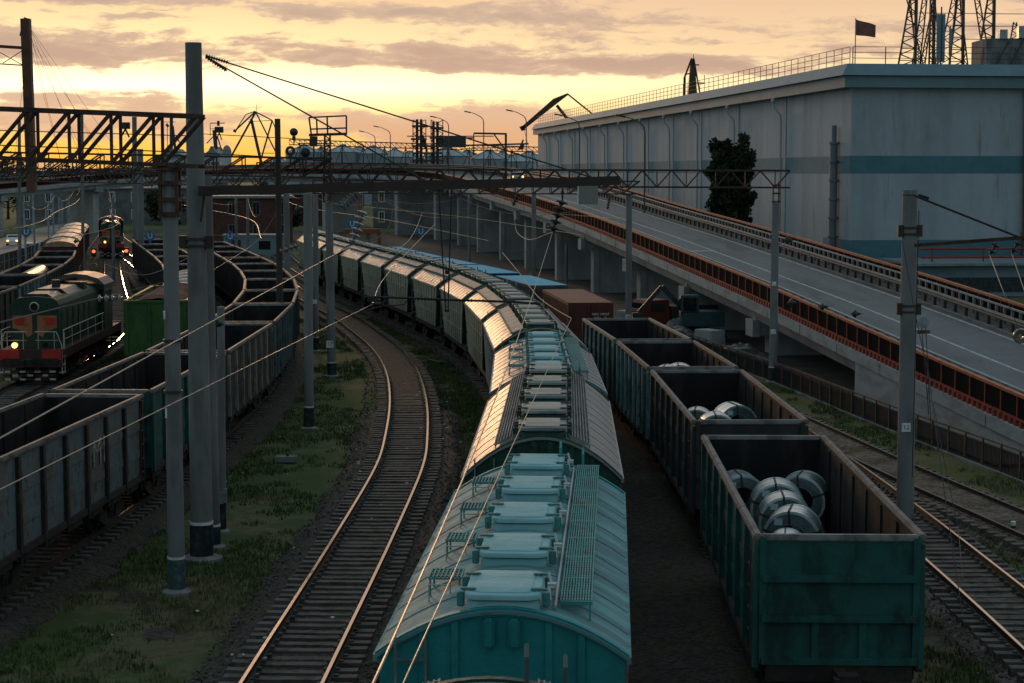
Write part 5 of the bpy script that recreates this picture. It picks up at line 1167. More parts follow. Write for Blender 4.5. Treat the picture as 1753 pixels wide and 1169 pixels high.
m = MB(); a2, b2 = D(790, 249, 556), D(905, 246, 556); m.bar(a2, b2, .3, .5); m.bar(a2 - V((0, 0, .9)), b2 - V((0, 0, .9)), .2); m.box(D(772, 243, 556), (9, 4, 3.2)); m.box(D(775, 236, 556), (13, 3, .4)); m.box(D(771, 233, 556), (26, .3, .3)); m.bar(D(758, 233, 556), D(758, 247, 556), .2); m.bar(D(792, 233, 556), D(792, 247, 556), .2); m.bar(D(895, 247, 556), D(893, 256, 556), 2.5, 1); m.bar(D(888, 257, 556), D(896, 239, 556), .9, .5); obuild(m, 'drive_house', m_lat, gal, o)
m_tow = mat('dark_tower_steel', (.04, .035, .035), (.07, .05, .04), scale=.4, rough=.7)
tw = thing('dryer_tower', D(730, 295, 520), 0, 'dark twin grain elevator tower with four tall legs', 'tower'); o = -V(tw.location); m = MB()
for x, yt in ((714, 204), (721, 204), (742, 208), (749, 208)): p, q = D(x, yt, 520), D(x, 320, 520); m.bar(p, q, .75, .75)
obuild(m, 'elevator_leg', m_tow, tw, o); m = MB()
for x0, x1, y in ((706, 733, 216), (737, 759, 219), (704, 730, 238), (736, 760, 236), (706, 760, 250), (708, 758, 262), (706, 760, 275)): m.box((D(x0, y, 520) + D(x1, y, 520)) / 2, ((x1 - x0) * .165, 4, .5))
for x in (707, 729, 738, 758):
    m.bar(D(x, 205, 522), D(x, 320, 522), .25)
for x in (707, 738):
    for y in range(205, 285, 12): m.bar(D(x, y, 521), D(x + 21, y + 12, 521), .2); m.bar(D(x + 21, y, 521), D(x, y + 12, 521), .2)
obuild(m, 'platform', m_tow, tw, o)
m = MB(); m.add([D(722, 232, 519), D(726, 232, 519), D(731, 252, 519), D(717, 252, 519)] + [D(722, 232, 523), D(726, 232, 523), D(731, 252, 523), D(717, 252, 523)], [(0, 1, 2, 3), (7, 6, 5, 4), (0, 3, 7, 4), (1, 5, 6, 2), (0, 4, 5, 1), (3, 2, 6, 7)]); obuild(m, 'hopper_bin', m_tow, tw, o)
def crane(nm, lab, Yc, thick, thin, plates=(), mt=None):
    c0 = D(sum(thick[0][0]) / 2, 295, Yc); r = thing(nm, (c0.x, Yc, GZ), 0, lab, 'crane', 'harbour cranes'); o = -V(r.location); k_ = Yc / 3150; mt = mt or m_tow
    m = MB()
    for (x0, x1), (y0, y1), w in thick: m.bar(D(x0, y0, Yc), D(x1, y1, Yc), w * k_)
    obuild(m, 'jib', mt, r, o)
    m = MB()
    for x0, y0, x1, y1, w in thin: m.bar(D(x0, y0, Yc + .5), D(x1, y1, Yc + .5), w * k_)
    obuild(m, 'tower', mt, r, o)
    for pts in plates:
        m = MB(); f_ = [D(x, y, Yc - 1) for x, y in pts]; b_ = [p + V((0, 2, 0)) for p in f_]; n = len(f_); m.add(f_ + b_, [tuple(range(n)), tuple(range(2 * n - 1, n - 1, -1))] + [(i, (i + 1) % n, n + (i + 1) % n, n + i) for i in range(n)]); obuild(m, 'boom_plate', mt, r, o)
    return r
m_crn = mat('brown_crane_paint', (.085, .05, .03), (.05, .035, .028), scale=.2, rough=.7)
crane('portal_crane', 'harbour crane with a drooping brown beak left of the warehouse', 480, [((972, 1018), (161, 198), 2.5), ((953, 978), (180, 212), 5)], [(975, 205, 990, 330, 14), (897, 221, 905, 252, .6)], [[(893, 222), (896, 214), (947, 169), (972, 159), (973, 162), (951, 179), (900, 219)], [(889, 217), (897, 214), (900, 222), (893, 224)]], m_crn)
crane('portal_crane', 'harbour crane mast standing above the warehouse roof', 420, [((1184, 1172), (100, 132), 3), ((1188, 1199), (102, 165), 2.5), ((1184, 1176), (102, 330), 4)], [(1172, 132, 1169, 330, 4), (1199, 160, 1202, 330, 4), (1186, 100, 1190, 330, 5.5), (1172, 128, 1186, 124, 2), (1190, 142, 1206, 142, 2), (1187, 92, 1187, 102, 1), (1186, 111, 1197, 111, 2), (1206, 128, 1206, 142, 1)], [[(1178, 165), (1182, 112), (1190, 112), (1194, 165)]], m_crn)
crane('portal_crane', 'harbour crane with folded jib and spread legs left of the lattice mast', 430, [((437, 404), (191, 222), 2.5), ((437, 368), (193, 318), 3.0), ((438, 476), (192, 268), 2.2)], [(430, 203, 452, 300, 4.5), (466, 206, 436, 310, 2.5), (437, 191, 466, 206, 2), (466, 206, 476, 232, 1.5), (425, 208, 466, 206, 1), (404, 222, 421, 196, 1.4), (421, 196, 437, 190, 1.5), (445, 262, 470, 262, 1.2), (447, 285, 455, 330, 14), (403, 222, 401, 226, 5), (439, 178, 439, 192, .6)])
crane('derrick_mast', 'tall rusty harbour mast with fanned cables at the left edge', 200, [((44, 55), (32, 330), 15), ((44, 36), (30, 62), 5)], [(-20, 78, 42, 82, 5), (-20, 108, 44, 112, 2), (-10, 84, 40, 112, 1.2), (42, 84, 5, 108, 1.2), (36, 60, 45, 46, 3)] + [(50, 46, 50 + d_, 300, .45) for d_ in (14, 60, 100, 140, 180, -28)] + [(48, 60, 110 + d_, 300, .4) for d_ in (0, 50, 90)], mt=mat('rust_red_mast', (.12, .05, .03), (.07, .035, .025), scale=.5, rough=.7))
for o_ in bpy.data.objects:
    if o_.name.startswith('derrick_mast'): o_['category'] = 'mast'; del o_['group']
# ship superstructures built as plain blocks (pale, behind the left truss)
m_port = mat('pale_ship_wall', (.42, .44, .46), (.34, .36, .38), scale=.2, rough=.7); m_proof = mat('port_roof', (.19, .20, .21), rough=.7)
def ship_block(x0, x1, ye, yp, Yb, lab, mast):
    p0, p1 = D(x0, 295, Yb), D(x1, 295, Yb); w_ = p1.x - p0.x; ez, pz = D(x0, ye, Yb).z - GZ, D(x0, yp, Yb).z - GZ
    r = thing('ship_superstructure', (p0.x, Yb, GZ), 0, lab, 'building', 'ship superstructures'); m = MB(); m.box((w_ / 2, 6, ez / 2), (w_, 12, ez)); m.build('wall', m_port, r)
    m = MB(); m.prism([(-.4, ez), (w_ * .3, ez + (pz - ez) * .5), (w_ * .45, pz), (w_ * .55, pz), (w_ * .7, ez + (pz - ez) * .5), (w_ + .4, ez)], -.4, 12.4); m.build('roof', m_proof, r)
    m = MB(); zz = ez * .8
    for k in range(5): m.box((w_ * (k + .5) / 5, -.03, ez - 2), (w_ / 9, .06, 1.1))
    m.build('window', m_glass, r)
    k_ = Yb / 3150; m = MB(); 
    for a in mast: m.bar((D(a[0], a[1], Yb).x - p0.x, 3, D(a[0], a[1], Yb).z - GZ), (D(a[2], a[3], Yb).x - p0.x, 3, D(a[2], a[3], Yb).z - GZ), a[4] * k_)
    m.build('mast', m_lat, r); return r
ship_block(262, 324, 270, 254, 400, 'pale ship superstructure with a mast, behind the near truss', [(289, 200, 289, 256, 5), (291, 215, 296, 258, 4), (275, 208, 296, 208, 1), (280, 212, 284, 216, 4), (297, 232, 303, 243, 2), (303, 243, 330, 243, 1.5), (282, 210, 282, 255, 1)])
ship_block(350, 376, 266, 250, 400, 'pale ship superstructure with radar mast beside a small dome', [(363, 222, 366, 255, 6), (356, 210, 356, 232, 1), (356, 210, 381, 210, 1.5), (356, 220, 368, 220, 1), (370, 206, 370, 215, 4), (362, 232, 350, 245, 1.5), (368, 232, 376, 258, 2)])
p = D(389, 295, 395); dm = thing('domed_tower', (p.x, p.y, GZ), 0, 'small domed tower right of the twin poles', 'tower'); m = MB(); zt_ = D(389, 262, 395).z - GZ; m.lathe([(.95, 0), (.95, zt_)], 16); m.build('drum', m_port, dm); m = MB(); m.lathe([(1.0 * math.cos(R(a)), zt_ + 1.7 * math.sin(R(a))) for a in range(0, 91, 15)], 16); m.build('dome', m_proof, dm, smooth=True)
# ---------------------------------------------------------------- street lamps on the overpass
def lamp(px, yt, ax_, Yl, lab):
    p, q = D(px, yt, Yl), D(ax_, yt - 6, Yl); s_ = OP.sY(Yl); zb = OP.at(min(s_, OP.L)).z if Yl < 330 else 8
    r = thing('street_lamp', (p.x, p.y, zb - 1), 0, lab, 'street lamp', 'street lamps along the overpass'); h = p.z - zb + 1; dx = q.x - p.x
    m = MB(); m.tube([(0, 0, 0), (0, 0, h * .9), (dx * .04, 0, h * .95), (dx * .2, 0, h * .985), (dx * .6, 0, h + .25), (dx, 0, h + .5)], .075, 6, .04); m.build('pole', mat('lamp_pole', (.06, .06, .065), rough=.6), r)
    m = MB(); m.box((dx + .1 * (-1 if dx < 0 else 1) * 3, 0, h + .52), (.95, .32, .16), Matrix.Rotation(.2 if dx < 0 else -.2, 3, 'Y')); m.build('lamp_head', m_dark, r, bevel=.04)
for a in ((1104, 208, 1068, 172, 'street lamp against the warehouse wall, nearest of the row'), (992, 204, 960, 218, 'street lamp beside the drooping crane beak'), (901, 196, 876, 240, 'street lamp just left of the warehouse end'), (828, 198, 804, 255, 'street lamp above the gallows frame'), (768, 206, 745, 270, 'street lamp right of the dryer tower'), (668, 222, 647, 300, 'street lamp between the sign frame and the dryer tower'), (642, 230, 622, 318, 'farthest small street lamp right of the sign frame')): lamp(*a)
# ---------------------------------------------------------------- concrete poles
def pole(Yd, xb, xt, yt, wb, wt, lab, band=None, yb=None, plates=(), grp='concrete catenary poles', mt=None, bandmat=None, name='catenary_pole', zb=None):
    if yb is not None: b = G(xb, yb); Yd = b.y
    else: b = D(xb, 400, Yd); b.z = GZ
    tp = D(xt, yt, Yd); r = thing(name, b, 0, lab, 'pole', grp); k = Yd / 3150; d = tp - b; rb, rt = wb / 2 * k, wt / 2 * k
    m = MB(); m.tube([(0, 0, -.2), d * .33, d * .66, d], rb, 20, rt); m.build('shaft', mt or m_conc, r, smooth=True)
    if band:
        m = MB(); f = band; m.tube([(0, 0, -.1), d * f * .5, d * f], rb * 1.03, 20, (rb + (rt - rb) * f) * 1.03); m.build('base_band', bandmat or m_black, r, smooth=True)
        m = MB(); m.tube([d * f, d * (f + .006)], (rb + (rt - rb) * f) * 1.05, 20); m.build('band_edge', m_white, r)
        m = MB(); m.lathe([(rb * 1.9, -.3), (rb * 1.8, .06), (rb * 1.1, .12)], 12); m.build('footing', m_concd, r)
    for (pp, txt, s) in plates:
        f = pp; rr = rb + (rt - rb) * f; c = d * f; m = MB(); m.box((c.x - rr * .25, -rr - .012, c.z), (s, .012, s)); pl = m.build('number_plate', m_white, r)
        if txt: lettering('lettering', txt, s * .72, m_black, pl, (c.x - rr * .25, -rr - .022, c.z), (math.pi / 2, 0, 0), .002)
    return r, d, rb, rt
def collar(r, d, f, rr, n=1):
    m = MB(); c = d * f
    for e in (-.09, .09): m.lathe([(rr * 1.02, -.03), (rr * 1.12, -.03), (rr * 1.12, .03), (rr * 1.02, .03)], 18, None, c + V((0, 0, e)), close=True)
    m.box(c + V((-rr * 1.25, -.05, 0)), (rr * .7, .16, .34)); m.box(c + V((rr * 1.25, -.05, 0)), (rr * .7, .16, .34)); return m.build('collar', m_dark, r)
P1, d1, *_r = pole(None, 346, 331, 73, 40, 28, 'tallest concrete pole carrying the long rusty beam', .07, yb=957)
collar(P1, d1, .62, .28)
P1b, d1b, *_r = pole(None, 366, 353, 300, 24, 20, 'second concrete pole standing close behind the tallest one', .06, yb=938)
P2, d2, *_r = pole(None, 303, 1015, 286, 30, 25, 'concrete pole with a peeling teal base under the near truss', .083, yb=1015, bandmat=mat('peeling_teal_base', (.035, .07, .075), (.10, .12, .13), scale=5, rough=.8)) if False else pole(None, 303, 290, 288, 30, 25, 'concrete pole with a peeling teal base under the near truss', .083, yb=1015, bandmat=mat('peeling_teal_base', (.035, .07, .075), (.10, .12, .13), scale=5, rough=.8))
m = MB(); c = d2
for e in (-.2, .2):
    for e2 in (-.2, .2): m.bar(c + V((e, e2, -1.1)), c + V((e, e2, .1)), .07)
for z in (-1.1, -.75, -.35, 0): m.box(c + V((0, 0, z)), (.5, .5, .1))
m.box(c + V((0, 0, .08)), (.62, .5, .12)); m.build('cap_frame', m_rust, P2)
for f in (.52, .40):
    m = MB(); m.lathe([(.2, -.03), (.24, -.03), (.24, .03), (.2, .03)], 18, None, d2 * (1 - f), close=True); m.build('band_clamp', m_dark, P2)
for f, s in ((.66, .1), (.43, .12)): 
    m = MB(); m.box(V((d2.x * f - .16, -.12, d2.z * f)), (.05, .03, s * 2)); m.build('plate', m_white, P2)
P3, d3, *_r = pole(None, 380, 378, 525, 15, 13, 'short slim pole with a loudspeaker and a black base', .14, yb=912)
m = MB(); m.box((.0, -.16, 1.05), (.16, .12, .34)); m.box((.12, -.1, 1.1), (.1, .1, .4)); m.build('junction_box', m_galv, P3)
pole(None, 529, 527, 332, 17, 15, 'slim grey pole, nearest of the cluster left of the curving track', .095, yb=735)
PE, dE, *_r = pole(None, 568, 563, 345, 15, 13, 'slim pole carrying the lattice mast and sign frame, with a white plate', .08, yb=645, plates=((.19, '17', .36),))
pole(None, 541, 540, 332, 10, 9, 'thin pole partly behind the nearest of the slim poles', .09, yb=602, plates=((.32, '', .25),))
pole(128, 492, 490, 332, 11, 10, 'slim pole at the far end of the cluster, against the hopper train')
PH, dH, *_r = pole(None, 1549, 1558, 325, 31, 25, 'stout pole at the right with black clamps and a number plate', None, yb=900, plates=((.30, '12', .26),))
for f in (.88, .65): collar(PH, dH, f, .22)
PI, dI, *_r = pole(None, 1323, 1328, 345, 15, 12, 'slim pole in front of the warehouse holding the right end of the truss', .085, yb=655, plates=((.285, '', .24), (.55, '', .2)), grp='concrete catenary poles')
m = MB(); c = dI
for e in (-.14, .14): m.bar(c + V((e, 0, 0)), c + V((e, 0, .8)), .06)
for z in (0, .4, .8): m.box(c + V((0, 0, z)), (.4, .3, .08))
m.build('cap_frame', m_dark, PI)
PJ, dJ, *_r = pole(110, 1077, 1077, 332, 11, 10.5, 'slim grey pole rising behind the pale teal gondola', None, plates=((.19, '19', .3),))
PK, dK, *_r = pole(150, 914, 914, 330, 8, 7.5, 'slim pole rising behind the grey container')
for xb, xt, yt, w_, yb, lab in ((242, 240, 255, 11, 487, 'pole with a dark base in the grass by the glowing rails'), (232, 230, 200, 9, 455, 'taller pole just behind the one in the grass')): pole(None, xb, xt, yt, w_, w_ - 1, lab, .12, yb=yb)
pole(95, 478, 475, 203, 12, 10, 'dark wooden looking pole rising behind the signal discs', mt=m_dark)
pole(75, 291, 287, 250, 9, 8, 'thin pole behind the near truss pole', mt=m_dark) if False else None
for xb, xt, yt, w_, Yd, lab in ((32, 33, 200, 6, 190, 'grey pole at the far left seen through the truss'), (141, 140, 190, 6, 190, 'grey pole seen through the middle of the near truss')): pole(Yd, xb, xt, yt, w_, w_ - .6, lab)
m_lblue = mat('pale_blue_pole', (.26, .33, .37), (.18, .22, .24), scale=1, rough=.6)
for k, (xb, xt, yt, w_, Yd, lab) in enumerate(((44, 40, 346, 4.2, 205, 'pale blue post holding the leftmost blue sign'), (59, 56, 334, 4.0, 215, 'pale blue post in front of the white van'), (83, 82, 345, 3.2, 240, 'pale blue post right of the white van'), (92, 90, 331, 3.0, 250, 'taller pale blue post right of the white van'), (102, 101, 337, 2.8, 262, 'third pale blue post right of the white van'), (107, 106, 342, 2.6, 272, 'short pale blue post above the red wagons'), (118, 118, 334, 2.4, 290, 'farthest pale blue post above the red wagons'))): pole(Yd, xb, xt, yt, w_, w_ * .9, lab, grp='pale blue road posts', mt=m_lblue, name='road_post')
for xt, Yd, lab in ((193, 170, 'weathered post behind the distant locomotive'), (424, 190, 'grey post under the bridge by the brick house'), (404, 205, 'grey post in front of the brick house'), (352, 200, 'pale post right of the twin poles'), (803, 190, 'thin grey post between the bridge piers'), (970, 165, 'thin grey post under the ramp beside the container')): pole(Yd, xt, xt, 338 if xt < 900 else 418, 5.5, 5, lab, grp='thin posts under the bridge', name='thin_post')
# ---------------------------------------------------------------- trusses over the tracks
def truss(p0, p1, h, dep, n, lab, w=.09, name='portal_truss', mt=None, style='N', grp='lattice trusses over the tracks'):
    r = thing(name, p0, 0, lab, 'truss', grp); o = -V(p0); t_ = (p1 - p0).normalized(); s = V((-t_.y, t_.x, 0)).normalized() * dep / 2; uz = V((0, 0, h))
    m = MB()
    for e in (-1, 1): m.bar(p0 + s * e, p1 + s * e, w); m.bar(p0 + s * e + uz, p1 + s * e + uz, w * 1.15)
    obuild(m, 'chord', mt or m_rust, r, o); m = MB()
    for i in range(n):
        a, b = p0.lerp(p1, i / n), p0.lerp(p1, (i + 1) / n); c = (a + b) / 2
        for e in (-1, 1):
            if style == 'N': m.bar(b + s * e + uz, a + s * e, w * .8) if i % 1 == 0 else None; m.bar(a + s * e, a + s * e + uz, w * .7)
            else: m.bar(a + s * e + uz, c + s * e, w * .7); m.bar(c + s * e, b + s * e + uz, w * .7); m.bar(c + s * e, c + s * e + uz, w * .5)
        m.bar(a + s, a - s, w * .6); m.bar(a + s + uz, b - s + uz, w * .5)
    obuild(m, 'lacing', mt or m_rust, r, o); return r
Y2 = 44.7
truss(D(-290, 258, Y2 + 1.5), D(344, 285, Y2), 1.2, .62, 9, 'near rusty box truss resting on the teal based pole', .10)
m_truss = mat('dark_truss_steel', (.04, .026, .022), (.055, .032, .024), scale=2, rough=.75)
truss(D(558, 318, 92.4), D(1352, 321, 90), .82, .5, 16, 'dark truss spanning from the lattice mast to the warehouse side pole', .085, mt=m_truss, style='W')
truss(D(-60, 291, 96), D(566, 304, 92.5), .95, .5, 13, 'long rusty truss running left from the lattice mast', .085, mt=m_truss)
truss(D(536, 331, 106.5), D(1094, 332, 110), .75, .45, 18, 'thin truss behind, ending at the pole above the pale teal gondola', .07, mt=m_truss, style='N')
truss(D(-40, 308, 150), D(500, 320, 128), 1.0, .5, 16, 'distant rusty truss crossing the left tracks', .09, mt=m_truss, style='W')
truss(D(-40, 296, 178), D(330, 300, 172), 1.1, .5, 14, 'farthest rusty truss behind the near one', .10, mt=m_truss)
truss(D(440, 296, 125), D(700, 298, 125), .7, .4, 8, 'short dark truss around the lattice mast', .07, mt=m_truss)
# lattice mast with sign frame
lm = thing('lattice_mast', D(560, 345, 92.5), 0, 'rusty lattice mast carrying an empty rectangular sign frame', 'mast'); o = -V(lm.location); Ym = 92.5
m = MB(); lattice(m, D(554, 346, Ym), D(556, 232, Ym), D(566, 346, Ym), D(565, 232, Ym), 9, .09); obuild(m, 'frame', m_rust, lm, o)
m = MB()
for a in ((529, 201, 593, 198), (529, 201, 533, 231), (593, 198, 593, 229), (533, 231, 594, 229), (531, 221, 593, 219), (542, 203, 543, 231), (560, 200, 561, 231)): m.bar(D(a[0], a[1], Ym), D(a[2], a[3], Ym), .075)
m.bar(D(529, 231, Ym), D(594, 229, Ym), .13); obuild(m, 'sign_frame', m_rust, lm, o)
# gallows frame, white board and other fittings on the truss
gf = thing('gallows_frame', D(866, 320, 91.5), 0, 'dark gallows frame with an insulator standing on the truss', 'frame'); o = -V(gf.location); m = MB()
for a in ((866, 322, 866, 228, .11), (866, 229, 811, 228, .09), (811, 228, 811, 246, .05), (866, 258, 846, 230, .07)): m.bar(D(a[0], a[1], 91.5), D(a[2], a[3], 91.5), a[4])
obuild(m, 'frame', m_dark, gf, o)
def insulator(p, q, n, rad, lab, mt=None, grp='insulator strings', rod=.025):
    p, q = V(p), V(q); r = thing('insulator_string', p, 0, lab, 'insulator', grp); M = (q - p).to_track_quat('Z', 'Y').to_matrix(); L_ = (q - p).length
    m = MB(); m.tube([(0, 0, 0), q - p], rod, 6); m.build('rod', m_dark, r); m = MB(); s_ = L_ / n
    for i in range(n): z = s_ * (i + .12); m.lathe([(rad * .3, z), (rad * .95, z + s_ * .22), (rad, z + s_ * .34), (rad * .45, z + s_ * .42), (rad * .3, z + s_ * .7)], 14, M)
    m.build('disc', mt or m_greyp, r, smooth=True); return r
insulator(D(811, 246, 91.4), D(811, 266, 91.4), 4, .12, 'black insulator hanging from the gallows frame', m_black)
bd = thing('sign_board', D(1007, 330, 89.5), 0, 'blank grey board hung under the truss over the ramp', 'board'); k_ = 89.5 / 3150; m = MB(); m.box((0, 0, -.05), (33 * k_, .06, 36 * k_)); m.build('board', mat('grey_board', (.19, .18, .165), (.22, .2, .18), scale=.6, rough=.8), bd); m = MB(); m.box((-17.3 * k_, 0, -.05), (.05, .09, 37 * k_)); m.build('edge', m_white, bd)
# signal discs, lamps and horns on the left truss
def disc(px, py, Yd, rad, lab, ringy=False, h=.6):
    p = D(px, py, Yd); r = thing('signal_disc', p, 0, lab, 'signal', 'round signals on the left truss'); MX = Matrix.Rotation(math.pi / 2, 3, 'X'); m = MB()
    if ringy: m.lathe([(rad * .42, -.05), (rad, -.05), (rad, .05), (rad * .42, .05)], 24, MX, close=True)
    else: m.lathe([(0, -.1), (rad, -.06), (rad, .06), (0, .2)], 24, MX)
    m.build('face', m_black if not ringy else m_dark, r); m = MB(); m.bar((0, .05, -rad), (0, .05, -rad - h), .07); m.box((0, 0, -rad - .08), (rad * .8, .12, .16)); m.build('bracket', m_dark, r)
disc(497, 258, 92, .24, 'ring shaped signal on the left truss', True); disc(523, 261, 92, .24, 'solid dark signal disc right of the ring shaped one'); disc(503, 226, 92, .2, 'dark tilted disc above the ring shaped signal', False, .35)
m = MB()
tl = thing('signal_box', D(537, 242, 92), 0, 'dark box on a stand left of the lattice mast', 'box'); m.box((0, 0, 0), (.36, .3, .5)); m.bar((0, 0, -.25), (0, 0, -1.0), .07); m.bar((-.8, 0, -.1), (1.0, 0, -.1), .05); m.build('housing', m_dark, tl)
def flood(px, py, Yd, s, lab):
    r = thing('floodlight', D(px, py, Yd), 0, lab, 'floodlight', 'floodlights on the trusses'); m = MB(); m.box((0, 0, 0), (s, s * .5, s * .7)); m.box((0, -s * .26, 0), (s * .85, .03, s * .55)); m.build('housing', m_black, r, bevel=.01); m = MB(); m.bar((0, .05, -s * .35), (-.15, .05, -s * 1.2), .05); m.bar((0, .05, -s * .35), (.12, .05, -s * 1.2), .05); m.build('stand', m_dark, r)
flood(214, 215, 60, .31, 'floodlight above the middle of the near truss'); flood(375, 222, 92, .42, 'floodlight right of the twin poles')
for a in ((355, 205, 355, 240), (368, 238, 381, 212)): pass
# ---------------------------------------------------------------- long beam with stays, hanging arm
Yb = 48.6; bm0, bm1 = D(343, 327, 48.3), D(1061, 309, 47.2)
bt = thing('cantilever_beam', bm0, 0, 'long rusty beam reaching from the tallest pole over the hopper train', 'beam'); o = -V(bm0); m = MB()
for e in (-.11, .11): m.bar(bm0 + V((0, e, 0)), bm1 + V((0, e, 0)), .06, .23)
for i in range(18): p = bm0.lerp(bm1, (i + .5) / 18); m.box(p, (.3, .26, .03))
obuild(m, 'girder', m_truss, bt, o); m = MB(); top = V(P1.location) + d1
for q, a in ((D(1030, 309, 47.3), (391, 106)), (D(740, 316, 47.7), (388, 117))): m.tube([D(354, 96 if a[1] < 110 else 98, 48.2), q], .022, 6)
m.bar(bm0 + V((.1, 0, -.1)), bm0 + V((.0, 0, -.8)), .06); m.box(bm0 + V((.12, 0, .0)), (.3, .3, .26)); obuild(m, 'stay_rod', m_dark, bt, o)
insulator(D(352, 95, 48.2), D(391, 107, 48.15), 9, .055, 'upper insulator at the top of the tallest pole', m_black); insulator(D(352, 97, 48.2), D(388, 121, 48.1), 9, .055, 'lower insulator at the top of the tallest pole', m_black)
ha = thing('hanging_arm', D(763, 322, 47.6), 0, 'black hanger under the beam with a horizontal registration arm', 'arm'); o = -V(ha.location); m = MB(); Yh = 47.6
m.bar(D(751, 322, Yh), D(763, 534, Yh), .035); m.bar(D(773, 322, Yh), D(767, 534, Yh), .035); m.box(D(765, 532, Yh), (.12, .05, .06)); m.box(D(765, 466, Yh), (.1, .04, .1)); obuild(m, 'hanger', m_cable, ha, o)
m = MB(); m.tube([D(628, 508, Yh), D(700, 510, Yh), D(765, 513, Yh), D(885, 517, Yh), D(925, 520, Yh)], .03, 8); m.tube([D(700, 510, Yh), D(692, 521, Yh), D(655, 524, Yh), D(630, 530, Yh)], .018, 6)
for x in (716, 722, 728, 734, 740, 746, 795, 801, 807): m.lathe([(.03, -.02), (.062, 0), (.03, .02)], 10, Matrix.Rotation(math.pi / 2, 3, 'Y'), D(x, 511 + (x - 700) * .03, Yh))
m.box(D(636, 512, Yh), (.22, .1, .12)); m.box(D(622, 503, Yh), (.06, .1, .3)); m.box(D(644, 520, Yh), (.25, .06, .05)); obuild(m, 'registration_arm', m_cable, ha, o)
insulator(D(610, 332, 48.2), D(584, 354, 47.9), 5, .14, 'insulator string slanting left under the beam'); insulator(D(622, 360, 48), D(603, 418, 47.9), 6, .15, 'insulator string hanging left of the hanger')
insulator(D(963, 322, 47.3), D(963, 342, 47.3), 1, .05, 'link under the right part of the beam', m_dark); insulator(D(963, 342, 47.3), D(946, 397, 47.2), 5, .165, 'large disc insulators hanging under the right part of the beam', m_black)
insulator(D(1044, 335, 90), D(1040, 358, 90), 5, .12, 'small black insulator under the truss by the grey board', m_black); insulator(D(889, 330, 60), D(878, 352, 60), 4, .11, 'black insulator slanting over the ramp edge', m_black)
insulator(D(166, 511, 56), D(212, 510, 56), 4, .13, 'horizontal insulator string in front of the green locomotive'); insulator(D(478, 432, 80), D(512, 420, 80), 4, .13, 'brown insulator by the far slim pole', m_porc)
insulator(D(362, 552, 50.5), D(383, 556, 50.5), 1, .21, 'black bell shaped loudspeaker on the short slim pole', m_black)
for px, py, Yd, lab in ((1351, 411, 89, 'black bell insulator beside the warehouse side pole'), (1358, 518, 86, 'black bell insulator over the near guard rail'), (1411, 525, 84, 'small black cup insulator over the ramp, left'), (1467, 537, 80, 'small black cup insulator over the ramp, right'), (352, 430, 100, 'black bell insulator right of the twin poles'), (514, 358, 74, 'black bell insulator on the nearest slim pole'), (131, 413, 150, 'black bell insulator in front of the red wagons')): p = D(px, py, Yd); insulator(p - V((.28, 0, 0)), p + V((.22, 0, 0)), 1, .22 if Yd > 70 and px > 1300 and px < 1400 else .18, lab, m_black, 'bell insulators on cross wires')
# right hand boom with its stay
rb = thing('cantilever_beam', D(1572, 419, 52.8), 0, 'dark boom with a stay rod reaching right from the stout pole', 'beam'); o = -V(rb.location); m = MB(); m.bar(D(1566, 420, 52.8), D(1800, 403, 51), .10, .10); obuild(m, 'boom', m_rust, rb, o); m = MB(); m.tube([D(1566, 335, 52.8), D(1800, 428, 51)], .035, 6); m.bar(D(1572, 334, 52.8), D(1590, 340, 52.7), .09); m.bar(D(1545, 334, 53), D(1570, 334, 53), .03); obuild(m, 'stay_rod', m_cable, rb, o)
insulator(D(1706, 416, 51.6), D(1694, 436, 51.6), 2, .13, 'left insulator under the right boom', m_black); insulator(D(1744, 412, 51.2), D(1732, 434, 51.2), 2, .13, 'right insulator under the right boom', m_black)
tp = thing('tension_pulley', D(1580, 552, 52.6), 0, 'grey tension pulley with a rusty weight beside the stout pole', 'pulley'); m = MB(); m.lathe([(0, -.03), (.17, -.03), (.17, .03), (0, .03)], 20, Matrix.Rotation(math.pi / 2, 3, 'X')); m.build('wheel', m_galv, tp); m = MB(); m.box((.02, 0, -.27), (.36, .1, .1)); m.build('weight', m_fen, tp); m = MB()
for e, b_ in ((-.04, -2.6), (.08, -3.6)): m.tube([(e, 0, -.1), (e + .15, -.5, b_)], .012, 5)
m.tube([(-.18, 0, 3.2), (-.2, 0, 0), (-.22, 0, -4.5)], .014, 5); m.build('cable', m_cable, tp)
sp = thing('spool_insulator', D(1747, 575, 50), 0, 'olive spool insulator on a wire at the right edge', 'insulator'); m = MB(); m.lathe([(.07, -.06), (.19, -.08), (.21, 0), (.19, .08), (.07, .06)], 24, Matrix.Rotation(math.pi / 2, 3, 'X'), close=True); m.build('spool', mat('olive_glaze', (.11, .10, .05), rough=.25), sp, smooth=True)
# ---------------------------------------------------------------- wires
m_lit = mat('sunlit_copper_wire', (.26, .21, .175), rough=.5, metal=.3)  # copper made paler: sunlight painted into the wire colour
def wire(pts, rad, lab, mt=None, sag=0.0, grp='overhead wires'):
    r = thing('overhead_wire', pts[0], 0, lab, 'wire', grp); o = -V(pts[0]); m = MB(); P = []
    if sag == 0 and len(pts) > 2:
        pp = Path([tuple(p) for p in pts], step=max(.05, (V(pts[0]) - V(pts[-1])).length / 40)); pts = pp.q; 
    for i in range(len(pts) - 1):
        a, b = V(pts[i]), V(pts[i + 1])
        for k in range(12 if sag else 1): f = k / 12; q = a.lerp(b, f); q.z -= sag * 4 * f * (1 - f); P.append(q)
    P.append(V(pts[-1])); m.tube(P, rad, 5); obuild(m, 'strand', mt or m_lit, r, o); return r
wire([D(-220, 947, 16.3), D(0, 838, 19.7), D(637, 521, 47.5)], .009, 'contact wire crossing in front of the left poles to the registration arm')
